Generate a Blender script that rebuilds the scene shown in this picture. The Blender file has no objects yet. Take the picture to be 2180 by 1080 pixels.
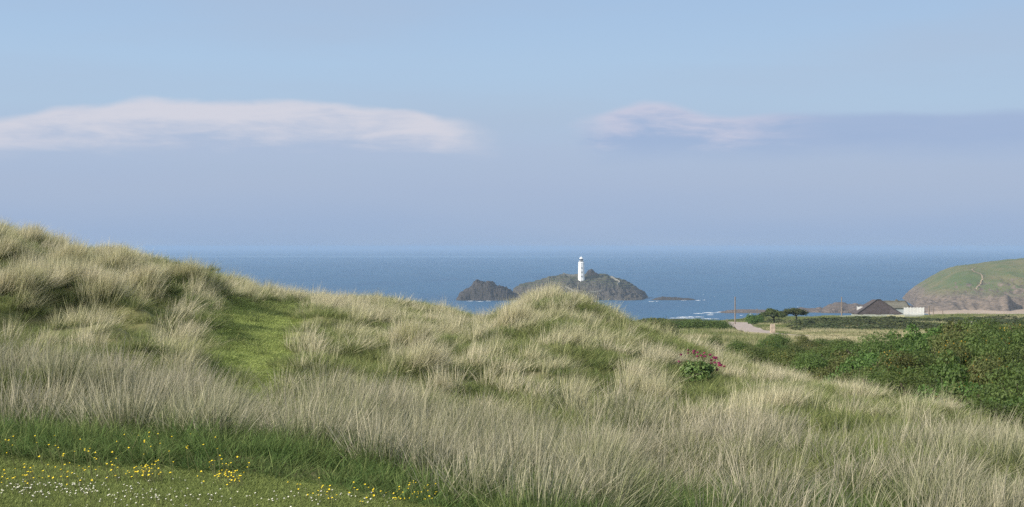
import bpy, math, random
import numpy as np
from mathutils import Vector, Matrix

random.seed(7)
rng = np.random.default_rng(7)
scene = bpy.context.scene
COL = scene.collection

# ------------------------------------------------------------------ camera, sky, sun, exposure
EYE = 57.0            # eye height above the sea
F = 2995.0            # focal length in photograph pixels (2180 wide)
CU, CV, VH = 1090.0, 540.0, 525.0

cam_data = bpy.data.cameras.new("camera")
cam = bpy.data.objects.new("camera", cam_data)
COL.objects.link(cam)
cam.location = (0, 0, EYE)
cam.rotation_euler = (math.radians(90) - math.atan((CV - VH) / F), 0, 0)
cam_data.sensor_fit = 'HORIZONTAL'
cam_data.sensor_width = 36.0
cam_data.lens = 36.0 * F / 2180.0
cam_data.clip_start = 0.1
cam_data.clip_end = 120000
scene.camera = cam

SUN_EL = math.radians(29)
SUN_H = Vector((-0.88, -0.475)).normalized()       # horizontal direction towards the sun
SUN_AZ = math.atan2(SUN_H.x, SUN_H.y)              # clockwise from +Y

sun_data = bpy.data.lights.new("sun", 'SUN')
sun_data.energy = 2.5
sun_data.angle = math.radians(0.5)
sun_data.color = (1.0, 0.92, 0.78)
sun = bpy.data.objects.new("sun", sun_data)
COL.objects.link(sun)
to_sun = Vector((SUN_H.x * math.cos(SUN_EL), SUN_H.y * math.cos(SUN_EL), math.sin(SUN_EL)))
sun.rotation_euler = to_sun.to_track_quat('Z', 'Y').to_euler()
sun.location = to_sun * 200

scene.view_settings.view_transform = 'Standard'
scene.view_settings.look = 'None'
EXPOSURE = 1.15
scene.view_settings.exposure = EXPOSURE
scene.view_settings.gamma = 1.0
scene.view_settings.use_curve_mapping = False
scene.render.engine = 'CYCLES'
scene.cycles.max_bounces = 6
scene.cycles.diffuse_bounces = 3
scene.cycles.transmission_bounces = 4
scene.cycles.transparent_max_bounces = 6
scene.cycles.volume_bounces = 1
scene.cycles.use_denoising = False
scene.cycles.caustics_reflective = False
scene.cycles.caustics_refractive = False


class NT:
    """small helper for building node trees"""
    def __init__(self, tree):
        self.t = tree
        self.t.nodes.clear()

    def n(self, typ, **kw):
        nd = self.t.nodes.new(typ)
        for k, v in kw.items():
            setattr(nd, k, v)
        return nd

    def put(self, sock, v):
        if hasattr(v, 'is_output') or isinstance(v, bpy.types.NodeSocket):
            self.t.links.new(v, sock)
        else:
            sock.default_value = v

    def math(self, op, a, b=0.0, c=None, clamp=False):
        nd = self.n('ShaderNodeMath', operation=op, use_clamp=clamp)
        self.put(nd.inputs[0], a)
        self.put(nd.inputs[1], b)
        if c is not None:
            self.put(nd.inputs[2], c)
        return nd.outputs[0]

    def smooth(self, x, lo, hi, a=0.0, b=1.0):
        nd = self.n('ShaderNodeMapRange', interpolation_type='SMOOTHSTEP')
        self.put(nd.inputs['Value'], x)
        self.put(nd.inputs['From Min'], lo)
        self.put(nd.inputs['From Max'], hi)
        self.put(nd.inputs['To Min'], a)
        self.put(nd.inputs['To Max'], b)
        return nd.outputs['Result']

    def mix(self, fac, a, b, blend='MIX'):
        nd = self.n('ShaderNodeMix', data_type='RGBA', blend_type=blend)
        nd.clamp_factor = True
        self.put(nd.inputs[0], fac)
        self.put(nd.inputs[6], a if not isinstance(a, tuple) else (*a[:3], 1))
        self.put(nd.inputs[7], b if not isinstance(b, tuple) else (*b[:3], 1))
        return nd.outputs[2]

    def noise(self, vec, scale, detail=3.0, rough=0.55, dist=0.0):
        nd = self.n('ShaderNodeTexNoise')
        if vec is not None:
            self.put(nd.inputs['Vector'], vec)
        nd.inputs['Scale'].default_value = scale
        nd.inputs['Detail'].default_value = detail
        nd.inputs['Roughness'].default_value = rough
        nd.inputs['Distortion'].default_value = dist
        return nd.outputs[0]

    def comb(self, x, y, z):
        nd = self.n('ShaderNodeCombineXYZ')
        for s, v in zip(nd.inputs, (x, y, z)):
            self.put(s, v)
        return nd.outputs[0]

    def ramp(self, fac, stops, interp='EASE'):
        nd = self.n('ShaderNodeValToRGB')
        cr = nd.color_ramp
        cr.interpolation = interp
        while len(cr.elements) < len(stops):
            cr.elements.new(0.5)
        for e, (p, c) in zip(cr.elements, stops):
            e.position = p
            e.color = (*c, 1) if isinstance(c, tuple) else (c, c, c, 1)
        self.put(nd.inputs[0], fac)
        return nd.outputs[0]


def lin(r, g, b):
    """sRGB 0-255 to linear"""
    def f(c):
        c /= 255.0
        return c / 12.92 if c <= 0.04045 else ((c + 0.055) / 1.055) ** 2.4
    return (f(r), f(g), f(b))


SKY_STRENGTH = 0.15
world = bpy.data.worlds.new("World")
scene.world = world
world.use_nodes = True
W = NT(world.node_tree)
sky = W.n('ShaderNodeTexSky', sky_type='NISHITA')
sky.sun_disc = False
sky.sun_elevation = SUN_EL
sky.sun_rotation = SUN_AZ
sky.altitude = 50
sky.air_density = 1.0
sky.dust_density = 0.6
sky.ozone_density = 1.5
tc = W.n('ShaderNodeTexCoord')
sep = W.n('ShaderNodeSeparateXYZ')
W.put(sep.inputs[0], tc.outputs['Generated'])
RAD = 57.29578
el = W.math('MULTIPLY', W.math('ARCSINE', sep.outputs[2]), RAD)                 # elevation, degrees
az = W.math('MULTIPLY', W.math('ARCTAN2', sep.outputs[0], sep.outputs[1]), RAD)  # azimuth, degrees


def K(r, g, b):
    c = lin(r, g, b)
    return tuple(v / SKY_STRENGTH / 2 ** EXPOSURE for v in c)


# the hazy lower sky, by elevation (degrees 0..24)
eln = W.math('DIVIDE', el, 24.0, clamp=True)
low = W.ramp(eln, [(0.000, K(152, 176, 209)), (0.050, K(161, 181, 211)), (0.105, K(169, 186, 213)),
                   (0.165, K(173, 191, 217)), (0.235, K(174, 198, 223)), (0.31, K(172, 199, 227)),
                   (0.42, K(164, 193, 226)), (1.0, K(132, 172, 220))], 'LINEAR')
# slow unevenness of the veil
v1 = W.noise(W.comb(W.math('MULTIPLY', az, 0.05), W.math('MULTIPLY', el, 0.32), 3.1), 1.0, 4.0, 0.5)
low = W.mix(W.smooth(v1, 0.35, 0.72, 0.0, 0.45), low, K(173, 188, 211))
# clouds: a long bank on the left, a thinner dark-based one on the right
wv = W.comb(W.math('MULTIPLY', az, 0.16), W.math('MULTIPLY', el, 0.55), 0.7)
nA = W.noise(wv, 1.3, 6.0, 0.55, 0.3)
nB = W.noise(W.comb(W.math('MULTIPLY', az, 0.55), W.math('MULTIPLY', el, 1.3), 5.2), 1.0, 5.0, 0.55, 0.4)
nC = W.noise(W.comb(W.math('MULTIPLY', az, 0.30), W.math('MULTIPLY', el, 2.0), 9.4), 1.0, 6.0, 0.6, 0.5)
nz = W.math('ADD', W.math('MULTIPLY', W.math('SUBTRACT', nA, 0.5), 1.2), W.math('MULTIPLY', W.math('SUBTRACT', nB, 0.5), 0.8))


def bank(top_stops, base, soft_top, soft_base, a0, a1, amp, lit_depth, lit_col, dark_col, cover, lit_cover):
    """one cloud bank: top elevation by azimuth (stops in degrees), soft base"""
    global low
    azn = W.math('DIVIDE', W.math('ADD', az, 30.0), 60.0, clamp=True)
    top = W.math('MULTIPLY', W.ramp(azn, [((a + 30) / 60, t / 10.0) for a, t in top_stops], 'EASE'), 10.0)
    top = W.math('ADD', top, W.math('MULTIPLY', nz, amp))
    depth = W.math('SUBTRACT', top, el)
    body = W.smooth(depth, 0.0, soft_top)
    body = W.math('MULTIPLY', body, W.smooth(W.math('ADD', el, W.math('MULTIPLY', nz, 0.5)), base - soft_base, base))
    ends = W.math('MULTIPLY', W.smooth(W.math('ADD', az, W.math('MULTIPLY', nz, 2.0)), a0[0], a0[1]),
                  W.smooth(W.math('ADD', az, W.math('MULTIPLY', nz, 2.0)), a1[0], a1[1], 1.0, 0.0))
    body = W.math('MULTIPLY', body, ends)
    lit = W.smooth(W.math('ADD', depth, W.math('ADD', W.math('MULTIPLY', nz, 1.3), W.math('MULTIPLY', W.math('SUBTRACT', nC, 0.5), 2.4))), lit_depth, 0.15)
    lit = W.math('MULTIPLY', lit, lit_cover)
    col = W.mix(lit, dark_col, lit_col)
    low = W.mix(W.math('MULTIPLY', body, cover), low, col)


bank([(-30, 4.5), (-20.4, 4.95), (-17.5, 5.5), (-14, 5.95), (-9, 5.95), (-4.6, 5.75), (-2.5, 5.3), (0, 4.9)], 4.15, 0.38, 1.1,
     (-60, -40), (-3.4, -0.3), 0.42, 2.3, K(213, 213, 224), K(174, 190, 216), 0.92, 1.0)
bank([(1.0, 4.6), (3.2, 5.5), (5.5, 6.0), (8.5, 5.35), (11, 5.45), (15, 5.35), (19, 5.35), (30, 4.6)], 4.45, 0.40, 1.3,
     (2.2, 4.2), (40, 60), 0.32, 1.7, K(206, 205, 222), K(159, 180, 213), 0.88,
     W.smooth(az, 7.5, 13.5, 0.9, 0.05))
# mix with the physical sky higher up, plus an added bright veil as fill
hi = W.smooth(el, 12.0, 34.0)
fill_veil = W.noise(tc.outputs['Generated'], 2.2, 5.0, 0.55)
upper = W.mix(W.smooth(fill_veil, 0.25, 0.75, 0.5, 0.9), sky.outputs[0], K(252, 250, 244))  # white veil added overhead, out of view, to soften and lift the shade
skycol = W.mix(hi, low, upper)
bgn = W.n('ShaderNodeBackground')
W.put(bgn.inputs[0], skycol)
bgn.inputs[1].default_value = SKY_STRENGTH
wo = W.n('ShaderNodeOutputWorld')
W.t.links.new(bgn.outputs[0], wo.inputs[0])

# ------------------------------------------------------------------ helpers


def tag(o, label=None, cat=None, group=None, kind=None):
    if label:
        o['label'] = label
    if cat:
        o['category'] = cat
    if group:
        o['group'] = group
    if kind:
        o['kind'] = kind
    return o


def empty(name, loc, rz=0.0):
    o = bpy.data.objects.new(name, None)
    o.empty_display_size = 0.3
    o.location = loc
    o.rotation_euler = (0, 0, rz)
    COL.objects.link(o)
    return o


def mesh_np(name, V, Fc, mats, smooth=False, attrs=None, mat_idx=None):
    """mesh from arrays; Fc is an (n,k) int array or list of such arrays"""
    me = bpy.data.meshes.new(name)
    if not isinstance(Fc, list):
        Fc = [Fc]
    V = np.asarray(V, dtype=np.float32)
    loops = np.concatenate([f.ravel() for f in Fc]).astype(np.int32)
    totals = np.concatenate([np.full(len(f), f.shape[1], dtype=np.int32) for f in Fc])
    starts = np.concatenate([[0], np.cumsum(totals)[:-1]]).astype(np.int32)
    me.vertices.add(len(V))
    me.vertices.foreach_set('co', V.ravel())
    me.loops.add(len(loops))
    me.loops.foreach_set('vertex_index', loops)
    me.polygons.add(len(totals))
    me.polygons.foreach_set('loop_start', starts)
    me.polygons.foreach_set('loop_total', totals)
    if mat_idx is not None:
        me.polygons.foreach_set('material_index', np.asarray(mat_idx, dtype=np.int32))
    for m in (mats if isinstance(mats, (list, tuple)) else [mats]):
        if m is not None:
            me.materials.append(m)
    me.update(calc_edges=True)
    if smooth:
        me.polygons.foreach_set('use_smooth', np.ones(len(totals), dtype=bool))
    for k, a in (attrs or {}).items():
        a = np.asarray(a, dtype=np.float32)
        at_ = me.attributes.new(k, 'FLOAT', 'POINT')
        at_.data.foreach_set('value', a)
    me.validate()
    return me


def link(name, me, parent=None, loc=(0, 0, 0)):
    o = bpy.data.objects.new(name, me)
    COL.objects.link(o)
    o.location = loc
    if parent:
        o.parent = parent
    return o


class MB:
    """collects simple solids into one mesh"""
    def __init__(self):
        self.v, self.f = [], []

    def add(self, vs, fs):
        b = len(self.v)
        self.v += [tuple(p) for p in vs]
        self.f += [tuple(i + b for i in f) for f in fs]

    def box(self, x0, x1, y0, y1, z0, z1):
        vs = [(x, y, z) for z in (z0, z1) for y in (y0, y1) for x in (x0, x1)]
        self.add(vs, [(0, 2, 3, 1), (4, 5, 7, 6), (0, 1, 5, 4), (2, 6, 7, 3), (0, 4, 6, 2), (1, 3, 7, 5)])

    def tube(self, pts, rad, n=6):
        pts = [Vector(p) for p in pts]
        rad = rad if isinstance(rad, (list, tuple)) else [rad] * len(pts)
        vs, fs = [], []
        for i, p in enumerate(pts):
            d = (pts[min(i + 1, len(pts) - 1)] - pts[max(i - 1, 0)]).normalized()
            a = d.orthogonal().normalized()
            b = d.cross(a)
            for k in range(n):
                t = 2 * math.pi * k / n
                vs.append(p + (a * math.cos(t) + b * math.sin(t)) * rad[i])
        for i in range(len(pts) - 1):
            for k in range(n):
                k2 = (k + 1) % n
                fs.append((i * n + k, i * n + k2, (i + 1) * n + k2, (i + 1) * n + k))
        fs.append(tuple(range(n - 1, -1, -1)))
        fs.append(tuple(range((len(pts) - 1) * n, len(pts) * n)))
        self.add(vs, fs)

    def lathe(self, prof, n=16, rot=0.0, cx=0, cy=0):
        vs, fs = [], []
        for r, z in prof:
            for k in range(n):
                t = 2 * math.pi * k / n + rot
                vs.append((cx + r * math.cos(t), cy + r * math.sin(t), z))
        for i in range(len(prof) - 1):
            for k in range(n):
                k2 = (k + 1) % n
                fs.append((i * n + k, i * n + k2, (i + 1) * n + k2, (i + 1) * n + k))
        fs.append(tuple(range(n - 1, -1, -1)))
        fs.append(tuple(range((len(prof) - 1) * n, len(prof) * n)))
        self.add(vs, fs)

    def build(self, name, mat, parent=None, loc=(0, 0, 0), smooth=False):
        me = bpy.data.meshes.new(name)
        me.from_pydata(self.v, [], self.f)
        me.materials.append(mat)
        if smooth:
            me.polygons.foreach_set('use_smooth', [True] * len(me.polygons))
        me.update()
        return link(name, me, parent, loc)


def px(u, v, y):
    """world point seen at photograph pixel (u,v) at depth y"""
    return Vector(((u - CU) / F * y, y, EYE - (v - VH) / F * y))


# lattice value noise / fbm in numpy
_lat = np.random.default_rng(3).random((256, 256))


def vnoise(x, y):
    xi = np.floor(x).astype(int)
    yi = np.floor(y).astype(int)
    fx, fy = x - xi, y - yi
    fx = fx * fx * fx * (fx * (fx * 6 - 15) + 10)
    fy = fy * fy * fy * (fy * (fy * 6 - 15) + 10)
    a = _lat[xi & 255, yi & 255]
    b = _lat[(xi + 1) & 255, yi & 255]
    c = _lat[xi & 255, (yi + 1) & 255]
    d = _lat[(xi + 1) & 255, (yi + 1) & 255]
    return (a + (b - a) * fx) * (1 - fy) + (c + (d - c) * fx) * fy


def fbm(x, y, octaves=4, gain=0.5):
    s, amp, tot = 0.0, 1.0, 0.0
    for o in range(octaves):
        s = s + amp * vnoise(x * 2 ** o + 17.3 * o, y * 2 ** o + 9.1 * o)
        tot += amp
        amp *= gain
    return s / tot


def sstep(x, a, b):
    t = np.clip((x - a) / (b - a), 0, 1)
    return t * t * (3 - 2 * t)

# ------------------------------------------------------------------ materials


def new_mat(name):
    m = bpy.data.materials.new(name)
    m.use_nodes = True
    return m, NT(m.node_tree)


def out(N, shader, m=None):
    o = N.n('ShaderNodeOutputMaterial')
    N.t.links.new(shader, o.inputs[0])


def plain(name, col, rough=0.7, var=0.15, scale=6.0, spec=0.3, bump=0.0, metallic=0.0):
    m, N = new_mat(name)
    tcx = N.n('ShaderNodeTexCoord')
    nn = N.noise(tcx.outputs['Object'], scale, 4.0, 0.6)
    c = N.mix(N.smooth(nn, 0.3, 0.7), tuple(x * (1 - var) for x in col), tuple(min(1, x * (1 + var)) for x in col))
    p = N.n('ShaderNodeBsdfPrincipled')
    N.put(p.inputs['Base Color'], c)
    p.inputs['Roughness'].default_value = rough
    p.inputs['Specular IOR Level'].default_value = spec
    p.inputs['Metallic'].default_value = metallic
    if bump:
        b = N.n('ShaderNodeBump')
        b.inputs['Strength'].default_value = bump
        N.put(b.inputs['Height'], nn)
        N.t.links.new(b.outputs[0], p.inputs['Normal'])
    out(N, p.outputs[0])
    return m


def blade_mat(name, root, tip, root2, tip2, t0=0.05, t1=0.7, transl=0.35):
    """grass: colour runs from the living root to the dry tip; 'tint' of each tuft shifts it to the second pair"""
    m, N = new_mat(name)
    at = N.n('ShaderNodeAttribute', attribute_name='t')
    rnd = N.n('ShaderNodeAttribute', attribute_name='r')
    ti = N.n('ShaderNodeAttribute', attribute_type='INSTANCER', attribute_name='tint')
    tt = N.math('ADD', at.outputs['Fac'], N.math('MULTIPLY', N.math('SUBTRACT', rnd.outputs['Fac'], 0.5), 0.55))
    f = N.smooth(tt, t0, t1)
    c1 = N.mix(f, root, tip)
    c2 = N.mix(f, root2, tip2)
    c = N.mix(ti.outputs['Fac'], c1, c2)
    hv = N.n('ShaderNodeHueSaturation')
    N.put(hv.inputs['Color'], c)
    N.put(hv.inputs['Value'], N.math('ADD', 0.55, N.math('MULTIPLY', rnd.outputs['Fac'], 0.85)))
    d = N.n('ShaderNodeBsdfDiffuse')
    t = N.n('ShaderNodeBsdfTranslucent')
    N.t.links.new(hv.outputs[0], d.inputs[0])
    N.t.links.new(hv.outputs[0], t.inputs[0])
    mx = N.n('ShaderNodeMixShader')
    mx.inputs[0].default_value = transl
    N.t.links.new(d.outputs[0], mx.inputs[1])
    N.t.links.new(t.outputs[0], mx.inputs[2])
    out(N, mx.outputs[0])
    return m


def leaf_mat(name, dark, light, transl=0.4, gloss=0.0):
    m, N = new_mat(name)
    rnd = N.n('ShaderNodeAttribute', attribute_name='r')
    oi = N.n('ShaderNodeObjectInfo')
    c = N.mix(rnd.outputs['Fac'], dark, light)
    hv = N.n('ShaderNodeHueSaturation')
    N.put(hv.inputs['Color'], c)
    N.put(hv.inputs['Hue'], N.math('ADD', 0.485, N.math('MULTIPLY', oi.outputs['Random'], 0.03)))
    N.put(hv.inputs['Value'], N.math('ADD', 0.8, N.math('MULTIPLY', oi.outputs['Random'], 0.4)))
    p = N.n('ShaderNodeBsdfPrincipled')
    N.t.links.new(hv.outputs[0], p.inputs['Base Color'])
    p.inputs['Roughness'].default_value = 0.55
    p.inputs['Specular IOR Level'].default_value = 0.25 + gloss
    t = N.n('ShaderNodeBsdfTranslucent')
    N.t.links.new(hv.outputs[0], t.inputs[0])
    mx = N.n('ShaderNodeMixShader')
    mx.inputs[0].default_value = transl
    N.t.links.new(p.outputs[0], mx.inputs[1])
    N.t.links.new(t.outputs[0], mx.inputs[2])
    out(N, mx.outputs[0])
    return m


def ground_mat():
    m, N = new_mat('dune_ground')
    geo = N.n('ShaderNodeNewGeometry')
    turf = N.n('ShaderNodeAttribute', attribute_name='turf')
    far = N.n('ShaderNodeAttribute', attribute_name='far')
    n1 = N.noise(geo.outputs['Position'], 0.9, 5.0, 0.6)
    n2 = N.noise(geo.outputs['Position'], 9.0, 4.0, 0.6)
    n3 = N.noise(geo.outputs['Position'], 0.035, 4.0, 0.6)
    base = N.mix(N.smooth(n1, 0.35, 0.65), (0.125, 0.145, 0.055), (0.18, 0.17, 0.08))
    base = N.mix(N.smooth(n2, 0.55, 0.75, 0.0, 0.6), base, (0.11, 0.085, 0.045))
    tf = N.mix(N.smooth(n1, 0.3, 0.7), (0.19, 0.25, 0.055), (0.26, 0.29, 0.085))
    tf = N.mix(N.smooth(n2, 0.5, 0.8, 0.0, 0.5), tf, (0.20, 0.17, 0.08))
    c = N.mix(turf.outputs['Fac'], base, tf)
    fr = N.mix(N.smooth(n3, 0.35, 0.65), (0.09, 0.125, 0.04), (0.20, 0.20, 0.085))
    c = N.mix(far.outputs['Fac'], c, fr)
    b = N.n('ShaderNodeBump')
    b.inputs['Strength'].default_value = 0.5
    b.inputs['Distance'].default_value = 0.05
    N.put(b.inputs['Height'], n2)
    p = N.n('ShaderNodeBsdfPrincipled')
    N.put(p.inputs['Base Color'], c)
    p.inputs['Roughness'].default_value = 0.95
    p.inputs['Specular IOR Level'].default_value = 0.1
    N.t.links.new(b.outputs[0], p.inputs['Normal'])
    out(N, p.outputs[0])
    return m


def rock_land_mat(name, rock_a, rock_b, turf_a, turf_b, turf_h0, turf_h1, slope0, slope1, nscale=0.12, sand=None):
    """rock where steep or low, turf where gentle and high"""
    m, N = new_mat(name)
    geo = N.n('ShaderNodeNewGeometry')
    sp = N.n('ShaderNodeSeparateXYZ')
    N.put(sp.inputs[0], geo.outputs['Position'])
    sn = N.n('ShaderNodeSeparateXYZ')
    N.put(sn.inputs[0], geo.outputs['True Normal'])
    n1 = N.noise(geo.outputs['Position'], nscale, 6.0, 0.65)
    n2 = N.noise(geo.outputs['Position'], nscale * 6, 5.0, 0.65)
    nl = N.noise(N.comb(N.math('MULTIPLY', sp.outputs[0], 0.15), 0.0, N.math('MULTIPLY', sp.outputs[2], 1.2)), 1.0, 4.0, 0.6)
    rk = N.mix(N.smooth(n2, 0.3, 0.7), rock_a, rock_b)
    rk = N.mix(N.smooth(nl, 0.45, 0.7, 0.0, 0.5), rk, tuple(x * 1.5 for x in rock_b))
    tu = N.mix(N.smooth(n1, 0.38, 0.62), turf_a, turf_b)
    tu = N.mix(N.smooth(n2, 0.5, 0.8, 0.0, 0.4), tu, tuple(x * 0.6 for x in turf_a))
    hh = N.math('ADD', sp.outputs[2], N.math('MULTIPLY', N.math('SUBTRACT', n1, 0.5), 14.0))
    f = N.math('MULTIPLY', N.smooth(hh, turf_h0, turf_h1),
               N.smooth(N.math('ADD', sn.outputs[2], N.math('MULTIPLY', N.math('SUBTRACT', n2, 0.5), 0.35)), slope0, slope1))
    c = N.mix(f, rk, tu)
    if sand:
        fs = N.smooth(N.math('ADD', sp.outputs[2], N.math('MULTIPLY', N.math('SUBTRACT', n1, 0.5), 9.0)), sand[1], sand[2], 1.0, 0.0)
        c = N.mix(fs, c, sand[0])
    b = N.n('ShaderNodeBump')
    b.inputs['Strength'].default_value = 0.7
    b.inputs['Distance'].default_value = 1.0
    N.put(b.inputs['Height'], n2)
    p = N.n('ShaderNodeBsdfPrincipled')
    N.put(p.inputs['Base Color'], c)
    p.inputs['Roughness'].default_value = 0.9
    p.inputs['Specular IOR Level'].default_value = 0.15
    N.t.links.new(b.outputs[0], p.inputs['Normal'])
    out(N, p.outputs[0])
    return m


def sea_mat():
    m, N = new_mat('sea_water')
    geo = N.n('ShaderNodeNewGeometry')
    sp = N.n('ShaderNodeSeparateXYZ')
    N.put(sp.inputs[0], geo.outputs['Position'])
    big = N.noise(N.comb(N.math('MULTIPLY', sp.outputs[0], 0.0006), N.math('MULTIPLY', sp.outputs[1], 0.00022), 0.0), 1.0, 4.0, 0.6)
    mid = N.noise(N.comb(N.math('MULTIPLY', sp.outputs[0], 0.010), N.math('MULTIPLY', sp.outputs[1], 0.0035), 2.0), 1.0, 5.0, 0.65)
    wav = N.noise(N.comb(N.math('MULTIPLY', sp.outputs[0], 0.06), N.math('MULTIPLY', sp.outputs[1], 0.10), 4.0), 1.0, 4.0, 0.6)
    c = N.mix(N.smooth(big, 0.35, 0.65), (0.024, 0.090, 0.180), (0.032, 0.108, 0.205))
    c = N.mix(N.smooth(mid, 0.4, 0.7, 0.0, 0.6), c, (0.016, 0.066, 0.150))
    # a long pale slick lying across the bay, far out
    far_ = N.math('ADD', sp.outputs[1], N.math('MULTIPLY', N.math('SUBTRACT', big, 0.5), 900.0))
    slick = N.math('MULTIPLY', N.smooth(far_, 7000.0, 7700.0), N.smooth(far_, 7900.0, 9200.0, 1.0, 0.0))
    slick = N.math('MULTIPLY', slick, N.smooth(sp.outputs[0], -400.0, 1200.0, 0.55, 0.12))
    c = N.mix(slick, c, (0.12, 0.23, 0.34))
    b = N.n('ShaderNodeBump')
    b.inputs['Strength'].default_value = 0.6
    b.inputs['Distance'].default_value = 2.0
    N.put(b.inputs['Height'], wav)
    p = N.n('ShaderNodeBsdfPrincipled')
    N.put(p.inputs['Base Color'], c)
    p.inputs['Roughness'].default_value = 0.45
    p.inputs['IOR'].default_value = 1.33
    p.inputs['Specular IOR Level'].default_value = 0.25
    N.t.links.new(b.outputs[0], p.inputs['Normal'])
    out(N, p.outputs[0])
    return m


M_GROUND = ground_mat()
M_SEA = sea_mat()
M_ISLAND = rock_land_mat('island_rock', (0.040, 0.038, 0.036), (0.10, 0.09, 0.08), (0.05, 0.068, 0.034), (0.10, 0.10, 0.06), 9, 15, 0.70, 0.86)
M_ROCK = rock_land_mat('bare_rock', (0.030, 0.030, 0.030), (0.075, 0.066, 0.060), (0.09, 0.09, 0.05), (0.12, 0.11, 0.07), 60, 70, 0.9, 0.99)
M_REEF = rock_land_mat('shore_rock', (0.06, 0.05, 0.045), (0.17, 0.135, 0.115), (0.2, 0.16, 0.13), (0.2, 0.16, 0.13), 60, 70, 0.9, 0.99, 0.2)
M_HEAD = rock_land_mat('headland_turf', (0.07, 0.06, 0.05), (0.19, 0.15, 0.12), (0.085, 0.115, 0.045), (0.15, 0.14, 0.07), 10, 20, 0.66, 0.88, 0.03)
M_SAND = plain('pale_sand', (0.36, 0.28, 0.21), 0.95, 0.1, 0.05)
M_TRACK = plain('worn_earth', (0.25, 0.20, 0.14), 0.95, 0.15, 0.1)
M_FOAM = plain('sea_foam', (0.68, 0.71, 0.74), 0.8, 0.05, 0.5)
M_WHITE = plain('white_paint', (0.80, 0.80, 0.78), 0.6, 0.05, 0.4)
M_LANTERN = plain('lantern_glass', (0.10, 0.11, 0.13), 0.2, 0.2, 1.0, 0.5)
M_DARKMETAL = plain('dark_metal', (0.05, 0.05, 0.055), 0.5, 0.2, 2.0)
M_WALLSTONE = plain('pale_wall', (0.26, 0.25, 0.22), 0.9, 0.15, 0.8)
M_SLATE = plain('slate_roof', (0.075, 0.062, 0.062), 0.75, 0.18, 1.2)
M_RIDGE = plain('ridge_tiles', (0.035, 0.032, 0.033), 0.7, 0.15, 2.0)
M_OLDROOF = plain('weathered_roof', (0.14, 0.135, 0.11), 0.85, 0.2, 0.8)
M_RENDER = plain('white_render', (0.72, 0.72, 0.70), 0.85, 0.06, 0.6)
M_GREYREN = plain('grey_render', (0.42, 0.46, 0.47), 0.85, 0.08, 0.6)
M_CREAM = plain('cream_paint', (0.80, 0.74, 0.50), 0.6, 0.05, 0.6)
M_GLASS = plain('window_glass', (0.04, 0.05, 0.06), 0.1, 0.1, 1.0, 0.6)
M_TIMBER = plain('weathered_timber', (0.22, 0.18, 0.15), 0.9, 0.2, 3.0)
M_BARK = plain('bark', (0.07, 0.055, 0.04), 0.95, 0.3, 8.0)
M_ROAD = plain('sandy_road', (0.33, 0.275, 0.24), 0.95, 0.1, 0.5)
M_STONE = plain('pale_stone', (0.44, 0.36, 0.28), 0.9, 0.25, 3.0, bump=0.4)
M_WALLTOP = plain('concrete_wall', (0.40, 0.42, 0.38), 0.9, 0.12, 0.6)

M_MARRAM = blade_mat('marram_blades', (0.16, 0.18, 0.075), (0.61, 0.555, 0.395), (0.12, 0.155, 0.055), (0.35, 0.36, 0.165), 0.12, 0.60)
M_FESCUE = blade_mat('fescue_blades', (0.105, 0.135, 0.05), (0.47, 0.425, 0.32), (0.085, 0.125, 0.042), (0.30, 0.315, 0.16), 0.20, 0.92)  # lilac grey of the species, also dimmed to imitate shade on the near grass
M_GREEN = blade_mat('green_blades', (0.135, 0.16, 0.060), (0.30, 0.315, 0.13), (0.055, 0.10, 0.030), (0.13, 0.20, 0.065), 0.0, 1.0)  # second pair is darker: shade over the near bank put into the colour
M_TURF = blade_mat('turf_blades', (0.215, 0.285, 0.085), (0.36, 0.41, 0.15), (0.085, 0.118, 0.032), (0.15, 0.185, 0.06), 0.0, 1.0)  # second pair is darker: shade over the lawn put into the colour
M_PLAIN = blade_mat('plain_blades', (0.13, 0.16, 0.05), (0.46, 0.41, 0.26), (0.09, 0.13, 0.04), (0.17, 0.20, 0.075), 0.0, 0.7)

M_GORSE = leaf_mat('gorse_leaves', (0.062, 0.100, 0.027), (0.150, 0.215, 0.056))
M_BRAMBLE = leaf_mat('bramble_leaves', (0.062, 0.110, 0.026), (0.128, 0.205, 0.050), 0.35, 0.0)
M_OLIVE = leaf_mat('olive_leaves', (0.085, 0.106, 0.033), (0.18, 0.205, 0.067))
M_BROWN = leaf_mat('withered_leaves', (0.05, 0.040, 0.016), (0.13, 0.088, 0.035))
M_SCRUB = leaf_mat('scrub_leaves', (0.045, 0.065, 0.022), (0.12, 0.14, 0.05))
M_WINDLEAF = leaf_mat('tree_leaves', (0.05, 0.075, 0.022), (0.14, 0.165, 0.05))
M_GORSEFL = leaf_mat('gorse_flowers', (0.22, 0.13, 0.02), (0.42, 0.27, 0.03), 0.2)
M_CREAMFL = leaf_mat('cream_blossom', (0.45, 0.45, 0.32), (0.65, 0.64, 0.5), 0.2)
M_VALLEAF = leaf_mat('valerian_leaves', (0.06, 0.11, 0.025), (0.23, 0.33, 0.10), 0.3, 0.15)
M_VALFL = leaf_mat('valerian_flowers', (0.26, 0.025, 0.085), (0.46, 0.075, 0.20), 0.25)
M_STEM = plain('green_stem', (0.16, 0.17, 0.07), 0.8, 0.2, 20.0)
M_YELLOW = plain('yellow_petals', (0.85, 0.66, 0.02), 0.5, 0.08, 60.0)
M_PETAL = plain('white_petals', (0.72, 0.72, 0.70), 0.6, 0.04, 60.0)

# ------------------------------------------------------------------ terrain of the dunes
UC = np.array([-700, -300, 0, 150, 300, 450, 600, 700, 850, 950, 1010, 1070, 1160, 1290, 1380, 1500, 1650, 1800, 2000, 2180, 2500, 3000], float)
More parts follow.
